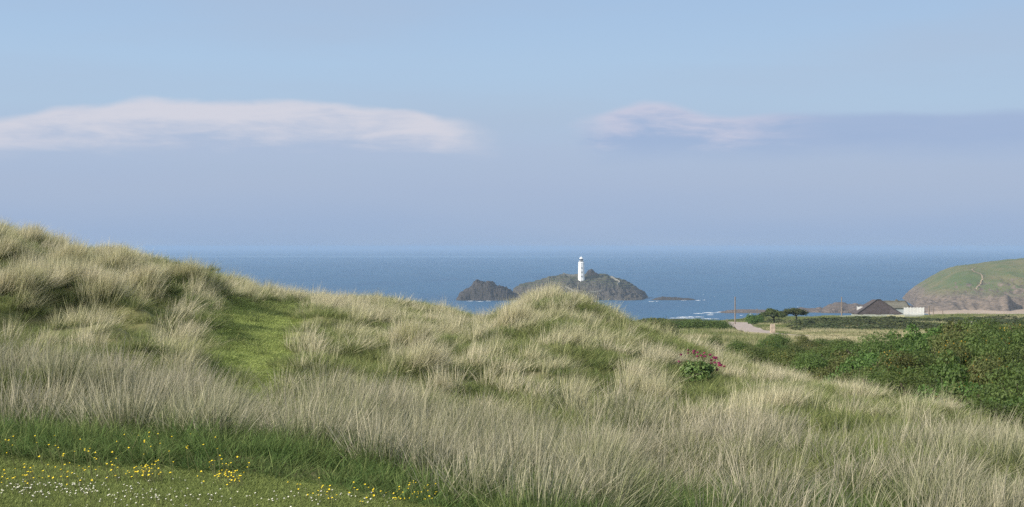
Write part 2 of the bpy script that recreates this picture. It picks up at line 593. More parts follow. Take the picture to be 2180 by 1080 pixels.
# ground height relative to the eye at each of these columns, for a list of depths
ROWS = {
    0.5: [-1.6] * 22,
    9:   [-1.5, -1.55, -1.62, -1.63, -1.64, -1.66, -1.68, -1.70, -1.74, -1.78, -1.80, -1.84, -1.90, -2.0, -2.1, -2.2, -2.25, -2.25, -2.3, -2.35, -2.4, -2.4],
    12: [-1.3, -1.45, -1.65, -1.66, -1.68, -1.72, -1.78, -1.84, -1.94, -2.02, -2.05, -2.08, -2.14, -2.24, -2.32, -2.35, -2.36, -2.37, -2.38, -2.4, -2.6, -2.6],
    15: [-1.0, -1.45, -1.85, -1.89, -1.93, -2.0, -2.08, -2.15, -2.26, -2.3, -2.32, -2.33, -2.37, -2.43, -2.48, -2.42, -2.44, -2.44, -2.45, -2.48, -2.8, -2.9],
    18: [-0.7, -1.25, -1.88, -1.95, -2.02, -2.1, -2.16, -2.22, -2.32, -2.34, -2.36, -2.37, -2.4, -2.46, -2.52, -2.46, -2.46, -2.46, -2.48, -2.6, -3.0, -3.2],
    21: [-0.4, -1.05, -1.62, -1.72, -1.82, -1.92, -2.0, -2.08, -2.2, -2.24, -2.26, -2.27, -2.28, -2.36, -2.46, -2.54, -2.54, -2.54, -2.6, -2.95, -3.4, -3.6],
    25:  [0.0, -0.75, -1.4, -1.5, -1.6, -1.72, -1.84, -1.95, -2.1, -2.14, -2.16, -2.16, -2.14, -2.24, -2.36, -2.58, -2.7, -2.7, -3.0, -3.6, -3.9, -4.0],
    29:  [0.52, -0.33, -0.99, -1.15, -1.33, -1.54, -1.75, -1.88, -2.04, -2.1, -2.16, -2.08, -1.88, -2.06, -2.32, -2.6, -2.85, -3.2, -3.8, -4.1, -4.2, -4.2],
    33:  [1.04, 0.14, -0.49, -0.75, -1.04, -1.35, -1.66, -1.82, -2.0, -2.1, -2.33, -2.06, -1.58, -1.91, -2.32, -2.66, -3.2, -3.8, -4.1, -4.2, -4.3, -4.3],
    38:  [1.6, 0.75, 0.23, -0.21, -0.71, -1.1, -1.56, -1.76, -1.98, -2.12, -2.57, -2.08, -1.21, -1.83, -2.45, -3.0, -3.8, -4.2, -4.3, -4.3, -4.4, -4.4],
    42:  [1.7, 0.9, 0.36, -0.16, -0.71, -1.08, -1.52, -1.74, -1.98, -2.1, -2.67, -2.18, -1.21, -2.0, -2.8, -3.5, -4.2, -4.4, -4.4, -4.3, -4.4, -4.4],
    46:  [1.56, 0.66, 0.09, -0.44, -0.93, -1.29, -1.68, -1.82, -2.0, -2.08, -2.7, -2.44, -1.76, -2.65, -3.4, -4.0, -4.5, -4.6, -4.4, -4.2, -4.4, -4.5],
    51:  [0.8, -0.2, -0.81, -1.33, -1.78, -2.04, -2.18, -2.1, -2.02, -2.09, -2.66, -3.06, -3.15, -3.8, -4.2, -4.6, -4.9, -4.9, -4.5, -4.2, -4.4, -4.6],
    58:  [-1.5, -2.2, -2.8, -3.2, -3.5, -3.6, -3.6, -3.4, -3.2, -3.3, -3.6, -4.2, -4.6, -4.9, -5.0, -5.2, -5.3, -5.2, -4.8, -4.4, -4.6, -5.0],
    80:  [-5.5] * 12 + [-6.0, -6.2, -6.3, -6.4, -6.4, -6.3, -6.2, -6.0, -6.0, -6.2],
    150: [-9.6] * 22,
    230: [-13.9] * 22,
    300: [-16.6] * 22,
    345: [-18.4] * 14 + [-18.6, -18.4, -18.0, -18.0, -18.0, -18.0, -18.0, -18.0],
    395: [-24.0] * 15 + [-22.0, -19.4, -19.2, -19.2, -19.2, -19.2, -19.2],
    440: [-30.0] * 15 + [-28.0, -23.0, -20.5, -20.5, -20.5, -20.5, -20.5],
    600: [-43.0] * 16 + [-40.0, -38.0, -36.0, -34.0, -30.0, -27.0],
    900: [-60.0] * 16 + [-58.0, -57.5, -57.0, -56.5, -52.0, -36.0],
    1300: [-64.0] * 20 + [-58.0, -30.0],
    4000: [-75.0] * 20 + [-66.0, -34.0],
}
YR = np.array(sorted(ROWS), float)
TAB = np.array([ROWS[k] for k in sorted(ROWS)], float)
# resample the table to a fine regular grid in (u, log y) and smooth it a little
NU, NY = 200, 420
UG = np.linspace(-700, 3000, NU)
LG = np.linspace(math.log(0.5), math.log(4000), NY)
T1 = np.array([np.interp(UG, UC, row) for row in TAB])
T2 = np.array([np.interp(LG, np.log(YR), T1[:, i]) for i in range(NU)]).T


def blur(A, s, ax):
    k = np.exp(-0.5 * (np.arange(-3 * s, 3 * s + 1) / s) ** 2)
    k /= k.sum()
    P = np.pad(A, [(3 * s, 3 * s) if a == ax else (0, 0) for a in range(2)], mode='edge')
    return np.apply_along_axis(lambda r: np.convolve(r, k, 'valid'), ax, P)


T2 = blur(blur(T2, 3, 0), 2, 1)

# tussock mounds on the dunes
_tr = np.random.default_rng(21)


def jitter_grid(sp, jit, keep):
    gy_ = np.arange(16.0, 53.0, sp)
    gx_ = np.arange(-22.0, 20.0, sp)
    X_, Y_ = np.meshgrid(gx_, gy_)
    X_ = X_ + (np.arange(len(gy_)) % 2)[:, None] * sp / 2
    X_ = (X_ + _tr.uniform(-jit, jit, X_.shape) * sp).ravel()
    Y_ = (Y_ + _tr.uniform(-jit, jit, Y_.shape) * sp).ravel()
    u_ = CU + F * X_ / Y_
    k_ = (np.abs(X_) < 0.364 * Y_ + 3.2) & (_tr.random(len(X_)) < keep)
    return X_[k_], Y_[k_], u_[k_]


# big grown mounds on the left hill: x, y, height, radius
mx_, my_, mu_ = jitter_grid(1.35, 0.44, 0.8)
k_ = mu_ < 520
MOUNDS = np.stack([mx_[k_], my_[k_], _tr.uniform(0.08, 0.36, k_.sum()), _tr.uniform(0.26, 0.46, k_.sum())], -1)
_big = [(55, 25.0, 0.5, 0.50), (185, 26.0, 0.52, 0.48), (110, 29.0, 0.42, 0.5), (20, 31.0, 0.36, 0.55), (160, 33.0, 0.36, 0.5), (330, 28.5, 0.42, 0.42),
        (270, 32.0, 0.45, 0.45), (390, 33.0, 0.4, 0.45), (75, 36.0, 0.2, 0.5), (240, 36.5, 0.25, 0.5), (880, 27.5, 0.3, 0.4), (1090, 31.5, 0.3, 0.4), (900, 22.5, 0.28, 0.35)]
MOUNDS = np.vstack([MOUNDS, [((u_ - CU) / F * y_, y_, h_, r_) for u_, y_, h_, r_ in _big]])
# tussocks of marram: x, y, strength, radius
tx_, ty_, tu_ = jitter_grid(0.84, 0.48, 0.74)
for bx_, by_, bh_, br_ in MOUNDS[-len(_big):]:          # grass crowds the big mounds
    a_ = _tr.uniform(0, 2 * np.pi, 7)
    q_ = br_ * _tr.uniform(0.0, 1.3, 7)
    tx_ = np.append(tx_, bx_ - 0.12 + q_ * np.cos(a_))
    ty_ = np.append(ty_, by_ + q_ * np.sin(a_))
TUS = np.stack([tx_, ty_, _tr.uniform(0.35, 1.0, len(tx_)) ** 0.8, _tr.uniform(0.10, 0.26, len(tx_))], -1)
TUS_T = np.clip(_tr.normal(size=len(tx_)) * 0.25 + 0.28, 0, 1)          # own tint
TUS_L = _tr.normal(size=(len(tx_), 2)) * 0.14                            # own lean

PATH = np.array([[522, 17.8, 0.50], [530, 22, 0.62], [538, 25, 0.72], [543, 28, 0.82], [552, 32, 0.95], [580, 36, 0.72], [610, 39, 0.5], [640, 43, 0.3]])
PATHW = np.array([[(u - CU) / F * y, y, w] for u, y, w in PATH])


def path_mask(x, y):
    cx = np.interp(y, PATHW[:, 1], PATHW[:, 0])
    w = np.interp(y, PATHW[:, 1], PATHW[:, 2])
    m = 1 - sstep(np.abs(x - cx + 0.25 * (fbm(x * 1.3, y * 1.3, 2) - 0.5)), w * 0.55, w * 1.45)
    return m * sstep(y, 16.8, 18.2) * (1 - sstep(y, 41, 43.5))


def lawn_edge(x):
    """depth of the far edge of the mown lawn, by x"""
    return np.interp(x, [-30, -4.2, -3.2, -2.2, -1.4, -0.8, -0.3, 0.3], [11.5, 10.6, 10.45, 10.4, 10.1, 9.7, 9.3, 7.0])


def base_h(x, y):
    r = np.hypot(x, y)
    th = np.degrees(np.arctan2(x, y))
    thc = np.clip(th, -30.8, 32.5)
    u = CU + F * np.tan(np.radians(thc))
    yy = np.maximum(r * np.cos(np.radians(thc)), 0.5)
    iu = np.clip((u - UG[0]) / (UG[1] - UG[0]), 0, NU - 1.001)
    iy = np.clip((np.log(yy) - LG[0]) / (LG[1] - LG[0]), 0, NY - 1.001)
    a, b = iu.astype(int), iy.astype(int)
    fu, fy = iu - a, iy - b
    z = (T2[b, a] * (1 - fu) + T2[b, a + 1] * fu) * (1 - fy) + (T2[b + 1, a] * (1 - fu) + T2[b + 1, a + 1] * fu) * fy
    # behind the camera the land goes on as a gently rolling plain
    back = sstep(np.abs(th), 50, 110)
    plainz = -1.7 - 9.0 * sstep(r, 20, 400) - 8 * sstep(r, 400, 2500)
    z = z * (1 - back) + plainz * back
    return z


def ground_h(x, y):
    """absolute ground height"""
    x = np.asarray(x, float)
    y = np.asarray(y, float)
    z = base_h(x, y)
    r = np.hypot(x, y)
    amp = np.interp(r, [0, 9, 11, 20, 45, 80, 300, 900], [0.03, 0.03, 0.16, 0.46, 0.50, 0.8, 1.6, 2.0])
    sc = np.interp(r, [0, 45, 300, 900], [0.55, 0.5, 0.06, 0.03])
    pm = np.clip(path_mask(x, y), 0, 1)
    lw = (1 - sstep(y, lawn_edge(x) - 0.2, lawn_edge(x) + 0.5)) * (x < 0.5)
    nz = np.where(r < 60, fbm(x * 0.5 + 40, y * 0.5 + 11, 3) - 0.5, (fbm(x * 0.05 + 3, y * 0.05 + 5, 3) - 0.5))
    z = z + nz * amp * (1 - 0.8 * np.maximum(pm, lw))
    z = z - 0.05 * pm
    near = (r > 14) & (r < 52) & (np.abs(x) < 30) & (y > 5)
    if np.any(near):
        xn, yn = x[near], y[near]
        add = np.zeros_like(xn)
        for tx, ty, hg, rd in MOUNDS:
            k = np.abs(yn - ty) < 1.6
            if k.any():
                add[k] += hg * np.exp(-((xn[k] - tx) ** 2 + (yn[k] - ty) ** 2) / (2 * rd * rd))
        z[near] += add * (1 - pm[near])
    return z + EYE


def gz(x, y):
    return float(ground_h(np.array([x]), np.array([y]))[0])


def hit(u, v, y0=6.0, y1=60.0):
    """where the line of sight through a photograph pixel meets the ground"""
    ys = np.linspace(y0, y1, 700)
    xs = (u - CU) / F * ys
    zr = EYE - (v - VH) / F * ys
    d = zr - ground_h(xs, ys)
    k = np.where(d < 0)[0]
    i = k[0] if len(k) else len(ys) - 1
    return Vector((xs[i], ys[i], float(ground_h(xs[i:i + 1], ys[i:i + 1])[0])))


# ground sheet: polar grid round the camera
th_in = np.radians(np.linspace(-26, 26, 521))
th_out = np.radians(np.concatenate([np.linspace(26, 334, 155)[1:-1]]))
TH = np.concatenate([th_in, th_out])
R = np.exp(np.concatenate([np.linspace(math.log(0.8), math.log(8), 24)[:-1], np.linspace(math.log(8), math.log(60), 250)[:-1],
                           np.linspace(math.log(60), math.log(4000), 120)]))
GX = np.outer(R, np.sin(TH))
GY = np.outer(R, np.cos(TH))
GZ = ground_h(GX.ravel(), GY.ravel()).reshape(GX.shape)
nr, nt = GX.shape
idx = np.arange(nr * nt).reshape(nr, nt)
a = idx[:-1, :]
b = np.roll(idx, -1, axis=1)[:-1, :]
c = np.roll(idx, -1, axis=1)[1:, :]
d = idx[1:, :]
quads = np.stack([a, d, c, b], -1).reshape(-1, 4)
V = np.stack([GX.ravel(), GY.ravel(), GZ.ravel()], -1)
V = np.vstack([V, [[0, 0, GZ[0].mean()]]])
cen = len(V) - 1
fan = np.stack([np.full(nt, cen), idx[0], np.roll(idx[0], -1)], -1)
# flip so that normals face up
quads = quads[:, ::-1]
fan = fan[:, ::-1]
gx, gy = V[:, 0], V[:, 1]
lawnm = (1 - sstep(gy, lawn_edge(gx) - 0.2, lawn_edge(gx) + 0.4)) * sstep(-gx, -0.6, 0.2)
moss = sstep(gy, 45, 47) * (1 - sstep(gy, 55, 58)) * sstep(gx, -6.0, -4.5) * (1 - sstep(gx, -1.6, -1.0)) * 0.6
turf = np.clip(path_mask(gx, gy) + lawnm * 0.1 + moss, 0, 1)  # lawn kept off the bright turf colour to imitate shade lying on it
far = sstep(np.hypot(gx, gy), 50, 75)
ground = link('ground', mesh_np('ground', V, [quads, fan], M_GROUND, True, {'turf': turf, 'far': far}))
tag(ground, kind='structure')

# ------------------------------------------------------------------ sea
rs = np.exp(np.linspace(math.log(300), math.log(34000), 60))
ts = np.radians(np.linspace(0, 360, 181)[:-1])
SX, SY = np.outer(rs, np.sin(ts)), np.outer(rs, np.cos(ts))
n1, n2 = SX.shape
idx = np.arange(n1 * n2).reshape(n1, n2)
q = np.stack([idx[:-1], np.roll(idx, -1, 1)[:-1], np.roll(idx, -1, 1)[1:], idx[1:]], -1).reshape(-1, 4)
sea = link('sea', mesh_np('sea', np.stack([SX.ravel(), SY.ravel(), np.zeros(SX.size)], -1), q[:, ::-1], M_SEA))
tag(sea, kind='structure')
# make the normals point up
if sea.data.polygons[0].normal.z < 0:
    sea.data.flip_normals()
if ground.data.polygons[5].normal.z < 0:
    ground.data.flip_normals()

# ------------------------------------------------------------------ island, islet, headland, shore rocks


def landform(name, sil, y_foot, y_crest, y_back, mat, cliff=0.35, cliff_t=0.14, nscale=0.08, namp=3.0, nx=160, ny=110,
             strata=0.0, seed=0.0, front_wobble=6.0, parent=None, jag=0.0):
    """a rocky landform: silhouette (u, v) taken at its crest depth, a cliff at its front foot, a slope up to the crest"""
    us = np.array([s[0] for s in sil], float)
    hs = np.array([EYE - (s[1] - VH) / F * y_crest for s in sil])
    x0, x1 = (us[0] - CU) / F * y_crest, (us[-1] - CU) / F * y_crest
    kf = (y_foot - 10) / y_crest
    X = np.linspace(min(x0, x0 * kf) - 4, max(x1, x1 * kf) + 4, nx)
    Y = np.linspace(y_foot - 10, y_back, ny)
    XX, YY = np.meshgrid(X, Y)
    # the sides run in towards the front and fall back behind the crest
    xe = np.where(YY < y_crest, XX * y_crest / YY, XX - (YY - y_crest) * 0.22)
    Hc = np.interp(CU + F * xe / y_crest, us, hs, left=-4, right=-4)
    if jag:      # broken, blocky crest line
        jn = fbm(xe * 0.16 + seed * 3, YY * 0.05 + seed, 4, 0.6)
        Hc = Hc + jag * (np.floor(jn * 7) / 7 - 0.5 + 0.4 * (jn - 0.5)) * np.clip((Hc + 1) / 6, 0, 1)
    foot = y_foot + front_wobble * (fbm(XX * 0.05 + seed, YY * 0.03 + 2.2 + seed, 4) - 0.5) * 2
    t = (YY - foot) / (y_crest - foot)
    s = cliff * sstep(t, 0.0, cliff_t) + (1 - cliff) * sstep(t, cliff_t * 0.3, 1.05)
    back = 1 - sstep(YY, y_crest + (y_back - y_crest) * 0.35, y_back)
    n = fbm(XX * nscale + seed, YY * nscale + seed * 1.7, 5, 0.55) - 0.5
    n2_ = np.abs(fbm(XX * nscale * 2.3 + 9 + seed, YY * nscale * 2.3, 4, 0.6) - 0.5) * 2
    ro = np.clip(1.2 - sstep(s, 0.35, 0.9), 0.25, 1)
    Z = (Hc + 2) * s * back - 2 + (n * 2 - n2_ * 0.8) * namp * ro * np.clip(s * 4, 0, 1)
    if strata:
        k = Z / strata
        Z = Z * 0.45 + 0.55 * strata * (np.floor(k) + sstep(k - np.floor(k), 0.55, 1.0))
    Z = np.where(t < -0.02, np.minimum(Z, -1.5), Z)
    idx = np.arange(nx * ny).reshape(ny, nx)
    q = np.stack([idx[:-1, :-1], idx[:-1, 1:], idx[1:, 1:], idx[1:, :-1]], -1).reshape(-1, 4)
    Vv = np.stack([XX.ravel(), YY.ravel(), Z.ravel()], -1)
    o = link(name, mesh_np(name, Vv, q, mat, False), parent)

    def hfun(x, y):
        i = int(np.clip(round((x - X[0]) / (X[1] - X[0])), 0, nx - 1))
        j = int(np.clip(round((y - Y[0]) / (Y[1] - Y[0])), 0, ny - 1))
        return float(Z[j, i])
    return o, hfun


island, isl_h = landform('island', [(1088, 640), (1093, 612), (1110, 603), (1140, 596), (1165, 590), (1200, 585), (1232, 583), (1262, 585), (1290, 586),
                                    (1312, 591), (1330, 598), (1342, 606), (1356, 612), (1368, 621), (1374, 634), (1377, 642)],
                         1486, 1548, 1600, M_ISLAND, 0.34, 0.14, 0.07, 6.5, 300, 170, 2.2, 1.0, 14, None, 3.0)
tag(island, kind='structure')
crag, _ = landform('rock_outcrop', [(1246, 590), (1248, 581), (1252, 576), (1256, 573), (1261, 575), (1266, 580), (1275, 585), (1284, 590)],
                   1538, 1548, 1560, M_ROCK, 0.6, 0.4, 0.25, 2.2, 60, 40, 0, 4.0, 1, None, 5.0)
tag(crag, 'dark rocky crag just right of the white lighthouse on the island top', 'rock')
islet, _ = landform('rocky_islet', [(966, 645), (974, 632), (979, 622), (990, 614), (1003, 609), (1008, 600), (1016, 597), (1030, 599), (1044, 597), (1050, 604),
                                    (1058, 609), (1070, 611), (1080, 613), (1086, 621), (1092, 630), (1097, 641)],
                    1478, 1505, 1540, M_ROCK, 0.85, 0.5, 0.20, 3.6, 200, 110, 1.8, 7.0, 8, None, 4.5)
tag(islet, 'dark flat topped rock islet standing in the sea left of the lighthouse island', 'rock')
reef, _ = landform('reef', [(1372, 643), (1385, 638), (1396, 634), (1408, 631), (1420, 633), (1436, 634), (1455, 635), (1475, 637), (1490, 640), (1508, 644)],
                   1490, 1502, 1520, M_ROCK, 0.6, 0.3, 0.12, 1.6, 140, 40, 0, 11.0, 4, None, 3.0)
tag(reef, 'long low dark reef trailing into the sea right of the lighthouse island', 'rock')

SHORE = [
    ([(1508, 672), (1520, 667), (1540, 663), (1570, 660), (1600, 659), (1625, 661), (1650, 664), (1665, 668)], 1195, 1215, 1250, 'low dark reef amid white surf, left of the windswept trees'),
    ([(1655, 668), (1670, 661), (1690, 657), (1706, 655), (1722, 657), (1745, 655), (1760, 658), (1772, 664)], 1200, 1235, 1270, 'low shore rocks behind the windswept trees'),
    ([(1740, 668), (1752, 656), (1766, 648), (1780, 645), (1794, 644), (1806, 647), (1822, 646), (1838, 650), (1850, 655), (1862, 660)], 1195, 1240, 1280, 'broad brown shore rocks behind the left telegraph pole of the house'),
    ([(1845, 664), (1860, 652), (1875, 646), (1895, 643), (1906, 642), (1918, 645), (1932, 649), (1946, 653), (1965, 654), (1990, 664)], 1210, 1255, 1300, 'rugged grey shore rocks behind the bungalow roof, at the cliff foot'),
]
for sil, yf, yc, yb, lab in SHORE:
    o, _ = landform('shore_rock', sil, yf, yc, yb, M_REEF, 0.55, 0.35, 0.13, 2.6, 200, 90, 1.8, sil[0][0] * 0.01, 8)
    tag(o, lab, 'rock', 'rocks along the shore')

head, head_h = landform('headland', [(1944, 668), (1948, 644), (1952, 628), (1968, 614), (1990, 600), (2008, 590), (2026, 580), (2045, 573), (2060, 569), (2100, 565), (2140, 559),
                                     (2180, 554), (2300, 545), (2500, 535), (2800, 530), (3200, 528)],
                        1198, 1335, 1620, M_HEAD, 0.34, 0.12, 0.05, 5.5, 420, 170, 0, 5.0, 16)
tag(head, kind='structure')

# sandy beach in the cove in front of the headland
xs = np.linspace(330, 900, 80)
ys = np.linspace(1080, 1250, 30)
XX, YY = np.meshgrid(xs, ys)
ZB = 0.4 + 3.0 * sstep(YY, 1150, 1240) * sstep(XX, 352, 380) + (fbm(XX * 0.03, YY * 0.03, 4) - 0.5) * 2.4 - 3.0 * (1 - sstep(XX, 335, 362))
idx = np.arange(XX.size).reshape(XX.shape)
q = np.stack([idx[:-1, :-1], idx[:-1, 1:], idx[1:, 1:], idx[1:, :-1]], -1).reshape(-1, 4)
beach = link('beach', mesh_np('beach', np.stack([XX.ravel(), YY.ravel(), ZB.ravel()], -1), q, M_SAND, True))
tag(beach, kind='structure')

# footpath worn up the headland
def ribbon(pts, w, hfun, lift, steps=10):
    P = []
    for i in range(len(pts) - 1):
        for k in range(steps):
            t = k / steps
            P.append((pts[i][0] * (1 - t) + pts[i + 1][0] * t, pts[i][1] * (1 - t) + pts[i + 1][1] * t))
    P.append(pts[-1])
    vs, fs = [], []
    for i, p in enumerate(P):
        a, b = P[max(i - 1, 0)], P[min(i + 1, len(P) - 1)]
        dx, dy = b[0] - a[0], b[1] - a[1]
        l = math.hypot(dx, dy) or 1
        nx_, ny_ = -dy / l, dx / l
        ww = w * random.uniform(0.7, 1.15)
        for s in (-1, 1):
            x, y = p[0] + nx_ * ww * s, p[1] + ny_ * ww * s
            vs.append((x, y, hfun(x, y) + lift))
    for i in range(len(P) - 1):
        fs.append((2 * i, 2 * i + 1, 2 * i + 3, 2 * i + 2))
    return vs, fs


def head_at(u, y):
    return ((u - CU) / F * y, y)


mb = MB()
mb.add(*ribbon([head_at(2079, 1330), head_at(2069, 1318), head_at(2071, 1308), head_at(2081, 1298), head_at(2089, 1290), head_at(2092, 1280), head_at(2086, 1268), head_at(2078, 1256)], 0.75, head_h, 0.35))
tag(mb.build('footpath', M_TRACK), kind='structure')

# surf and whitecaps
fm = []
ff = []


def foam_strip(u0, u1, v, y, wid, rag):
    n = max(4, int((u1 - u0) / 4))
    b0 = len(fm)
    for i in range(n + 1):
        u = u0 + (u1 - u0) * i / n
        yy = EYE / ((v - VH) / F) if y is None else y
        x = (u - CU) / F * yy
        e = math.sin(math.pi * i / n) ** 0.5 if 0 < i < n else 0.05
        w = wid * e * random.uniform(1 - rag, 1 + rag)
        yy += random.uniform(-1, 1) * wid * 0.3
        fm.append((x, yy - w, 0.06))
        fm.append((x, yy, 0.12 + random.uniform(0.05, 0.35) * e))
        fm.append((x, yy + w, 0.06))
    for i in range(n):
        p = b0 + i * 3
        ff.append((p, p + 3, p + 4, p + 1))
        ff.append((p + 1, p + 4, p + 5, p + 2))


for s in [(1426, 1478, 677.5, 9), (1472, 1532, 679.5, 7), (1440, 1500, 675.5, 4), (1505, 1520, 671, 6), (1508, 1520, 669, 4), (1593, 1603, 669.5, 5), (1476, 1500, 668, 3),
          (1495, 1530, 666.5, 4), (1525, 1560, 665, 3), (1560, 1590, 663.5, 2.5), (1575, 1582, 672, 3), (1450, 1462, 640, 5), (1480, 1492, 640, 5), (1496, 1502, 639.5, 5),
          (1396, 1402, 642, 4), (992, 1008, 641.5, 6), (1012, 1030, 642.5, 5), (1034, 1046, 641.5, 3), (1630, 1650, 671, 4), (1380, 1394, 642.5, 3)]:
    foam_strip(s[0], s[1], s[2], None, s[3] * 0.22, 0.9)
for _ in range(34):
    v = random.uniform(575, 660)
    u = random.uniform(600, 1930)
    if 960 < u < 1380 and v < 650:
        continue
    w = random.uniform(0.6, 1.6)
    foam_strip(u, u + w, v, None, random.uniform(0.5, 1.3), 0.4)
mef = bpy.data.meshes.new('sea_foam')
mef.from_pydata(fm, [], ff)
mef.materials.append(M_FOAM)
tag(link('sea_foam', mef), 'white surf and scattered whitecaps on the blue sea', 'surf', kind='stuff')

# ------------------------------------------------------------------ lighthouse on the island
LY = 1531.0
LX = (1237.5 - CU) / F * LY
LZ = EYE - (596.0 - VH) / F * LY
lh = empty('lighthouse', (LX, LY, LZ))
tag(lh, 'tall white octagonal lighthouse with dark lantern standing on the rocky island', 'lighthouse')
PX = LY / F                                     # metres per photograph pixel there
r0, r1 = 7.4 * PX, 6.4 * PX
rot = math.radians(22.5 + 8)
t = MB()
t.lathe([(r0, -3.0), (r0, 0.3), (r0 * 0.97, 1.0), (r1, 34.5 * PX), (r1 * 1.04, 35.2 * PX), (r1 * 1.04, 36.2 * PX), (r1 * 0.72, 38.4 * PX)], 8, rot)
t.build('tower', M_WHITE, lh)
g = MB()
g.lathe([(4.6 * PX, 38.2 * PX), (5.3 * PX, 38.45 * PX), (5.3 * PX, 38.9 * PX), (3.6 * PX, 38.95 * PX)], 16)
for k in range(16):
    a_ = 2 * math.pi * k / 16
    g.tube([(5.1 * PX * math.cos(a_), 5.1 * PX * math.sin(a_), 38.9 * PX), (5.1 * PX * math.cos(a_), 5.1 * PX * math.sin(a_), 41.0 * PX)], 0.05, 4)
g.lathe([(5.15 * PX, 40.9 * PX), (5.2 * PX, 41.05 * PX), (5.05 * PX, 41.15 * PX)], 16)
g.build('gallery', M_WHITE, lh)
l = MB()
l.lathe([(3.4 * PX, 38.9 * PX), (3.4 * PX, 44.6 * PX)], 12)
lan = l.build('lantern', M_LANTERN, lh)
lb = MB()
for k in range(12):
    a_ = 2 * math.pi * k / 12
    lb.tube([(3.45 * PX * math.cos(a_), 3.45 * PX * math.sin(a_), 38.9 * PX), (3.45 * PX * math.cos(a_), 3.45 * PX * math.sin(a_), 44.6 * PX)], 0.06, 4)
lb.build('glazing_bar', M_DARKMETAL, lan)
cp = MB()
cp.lathe([(4.1 * PX, 44.5 * PX), (4.2 * PX, 44.9 * PX), (3.6 * PX, 46.2 * PX), (2.2 * PX, 47.6 * PX), (0.9 * PX, 48.4 * PX), (0.9 * PX, 49.4 * PX), (0.25 * PX, 49.8 * PX), (0.12 * PX, 51.4 * PX)], 14)
cp.build('cupola', M_WHITE, lh, smooth=False)
# small windows up the tower's facing side
for zz in (7.5, 16.5, 25.5):
    rr = (r0 + (r1 - r0) * zz / 34.5) * math.cos(math.pi / 8)
    fa = rot + math.pi / 8 + math.pi * 1.25
    best = min((rot + math.pi / 8 + k * math.pi / 4 for k in range(8)), key=lambda q_: math.sin(q_))
    cx_, cy_ = math.cos(best), math.sin(best)
    w = MB()
    w.box(-0.42, 0.42, -0.12, 0.10, -0.75, 0.75)
    wo_ = w.build('window', M_GLASS, lh, (cx_ * (rr + 0.02), cy_ * (rr + 0.02), zz * PX))
    wo_.rotation_euler = (0, 0, best + math.pi / 2)
    s_ = MB()
    s_.box(-0.55, 0.55, -0.25, 0.10, -0.92, -0.77)
    s_.build('sill', M_WHITE, wo_)

# walls of the old keepers' garden
def wall_run(name, pts, hgt, thick, mat, hfun, lab, cat, group=None):
    m_ = MB()
    for (xa, ya), (xb, yb) in zip(pts[:-1], pts[1:]):
        n = max(2, int(math.hypot(xb - xa, yb - ya) / 4))
        for i in range(n):
            ax, ay = xa + (xb - xa) * i / n, ya + (yb - ya) * i / n
            bx, by = xa + (xb - xa) * (i + 1) / n, ya + (yb - ya) * (i + 1) / n
            dx, dy = bx - ax, by - ay
            l_ = math.hypot(dx, dy)
            nx_, ny_ = -dy / l_ * thick / 2, dx / l_ * thick / 2
            za, zb = hfun(ax, ay), hfun(bx, by)
            vs = [(ax - nx_, ay - ny_, za - 1.5), (bx - nx_, by - ny_, zb - 1.5), (bx + nx_, by + ny_, zb - 1.5), (ax + nx_, ay + ny_, za - 1.5),
                  (ax - nx_, ay - ny_, za + hgt), (bx - nx_, by - ny_, zb + hgt), (bx + nx_, by + ny_, zb + hgt), (ax + nx_, ay + ny_, za + hgt)]
            m_.add(vs, [(0, 3, 2, 1), (4, 5, 6, 7), (0, 1, 5, 4), (1, 2, 6, 5), (2, 3, 7, 6), (3, 0, 4, 7)])
    return tag(m_.build(name, mat), lab, cat, group)


def ix(u, y):
    return ((u - CU) / F * y, y)


wall_run('enclosure_wall', [ix(1199, 1541), ix(1216, 1543), ix(1231, 1544)], 2.0, 0.8, M_WALLSTONE, isl_h, 'pale low wall running left from the foot of the lighthouse', 'wall', 'old walls on the island')
wall_run('enclosure_wall', [ix(1300, 1543), ix(1311, 1541), ix(1318, 1536), ix(1319, 1528), ix(1314, 1522)], 1.8, 0.8, M_WALLSTONE, isl_h, 'pale curved wall at the right end of the island top', 'wall', 'old walls on the island')
wall_run('enclosure_wall', [ix(1180, 1516), ix(1198, 1509), ix(1222, 1505), ix(1250, 1504), ix(1280, 1505)], 1.0, 0.8, M_WALLSTONE, isl_h, 'long pale wall along the island slope below the lighthouse', 'wall', 'old walls on the island')

# ------------------------------------------------------------------ bungalow and its surroundings on the plain
HY = 385.0
S = HY / F                                # metres per photograph pixel


def hx(u, y=HY):
    return (u - CU) / F * y


def hz(v, y=HY):
    return EYE - (v - VH) / F * y


x0, x1 = hx(1826), hx(1919)
ze, zr = hz(668.5), hz(640.5)
zg = gz(hx(1876), HY) - 0.2
hx0 = hx(1876)
house = empty('bungalow', (hx0, HY, zg))
tag(house, 'white bungalow with big dark slate hipped roof beyond the scrub', 'house')


def loc(x, y, z):
    return (x - hx0, y - HY, z - zg)


# front block walls
wl = MB()
wl.box(x0 + 0.5 - hx0, x1 - 0.5 - hx0, 0.45, 9.0, 0, ze - zg - 0.05)
wl.build('wall', M_RENDER, house)
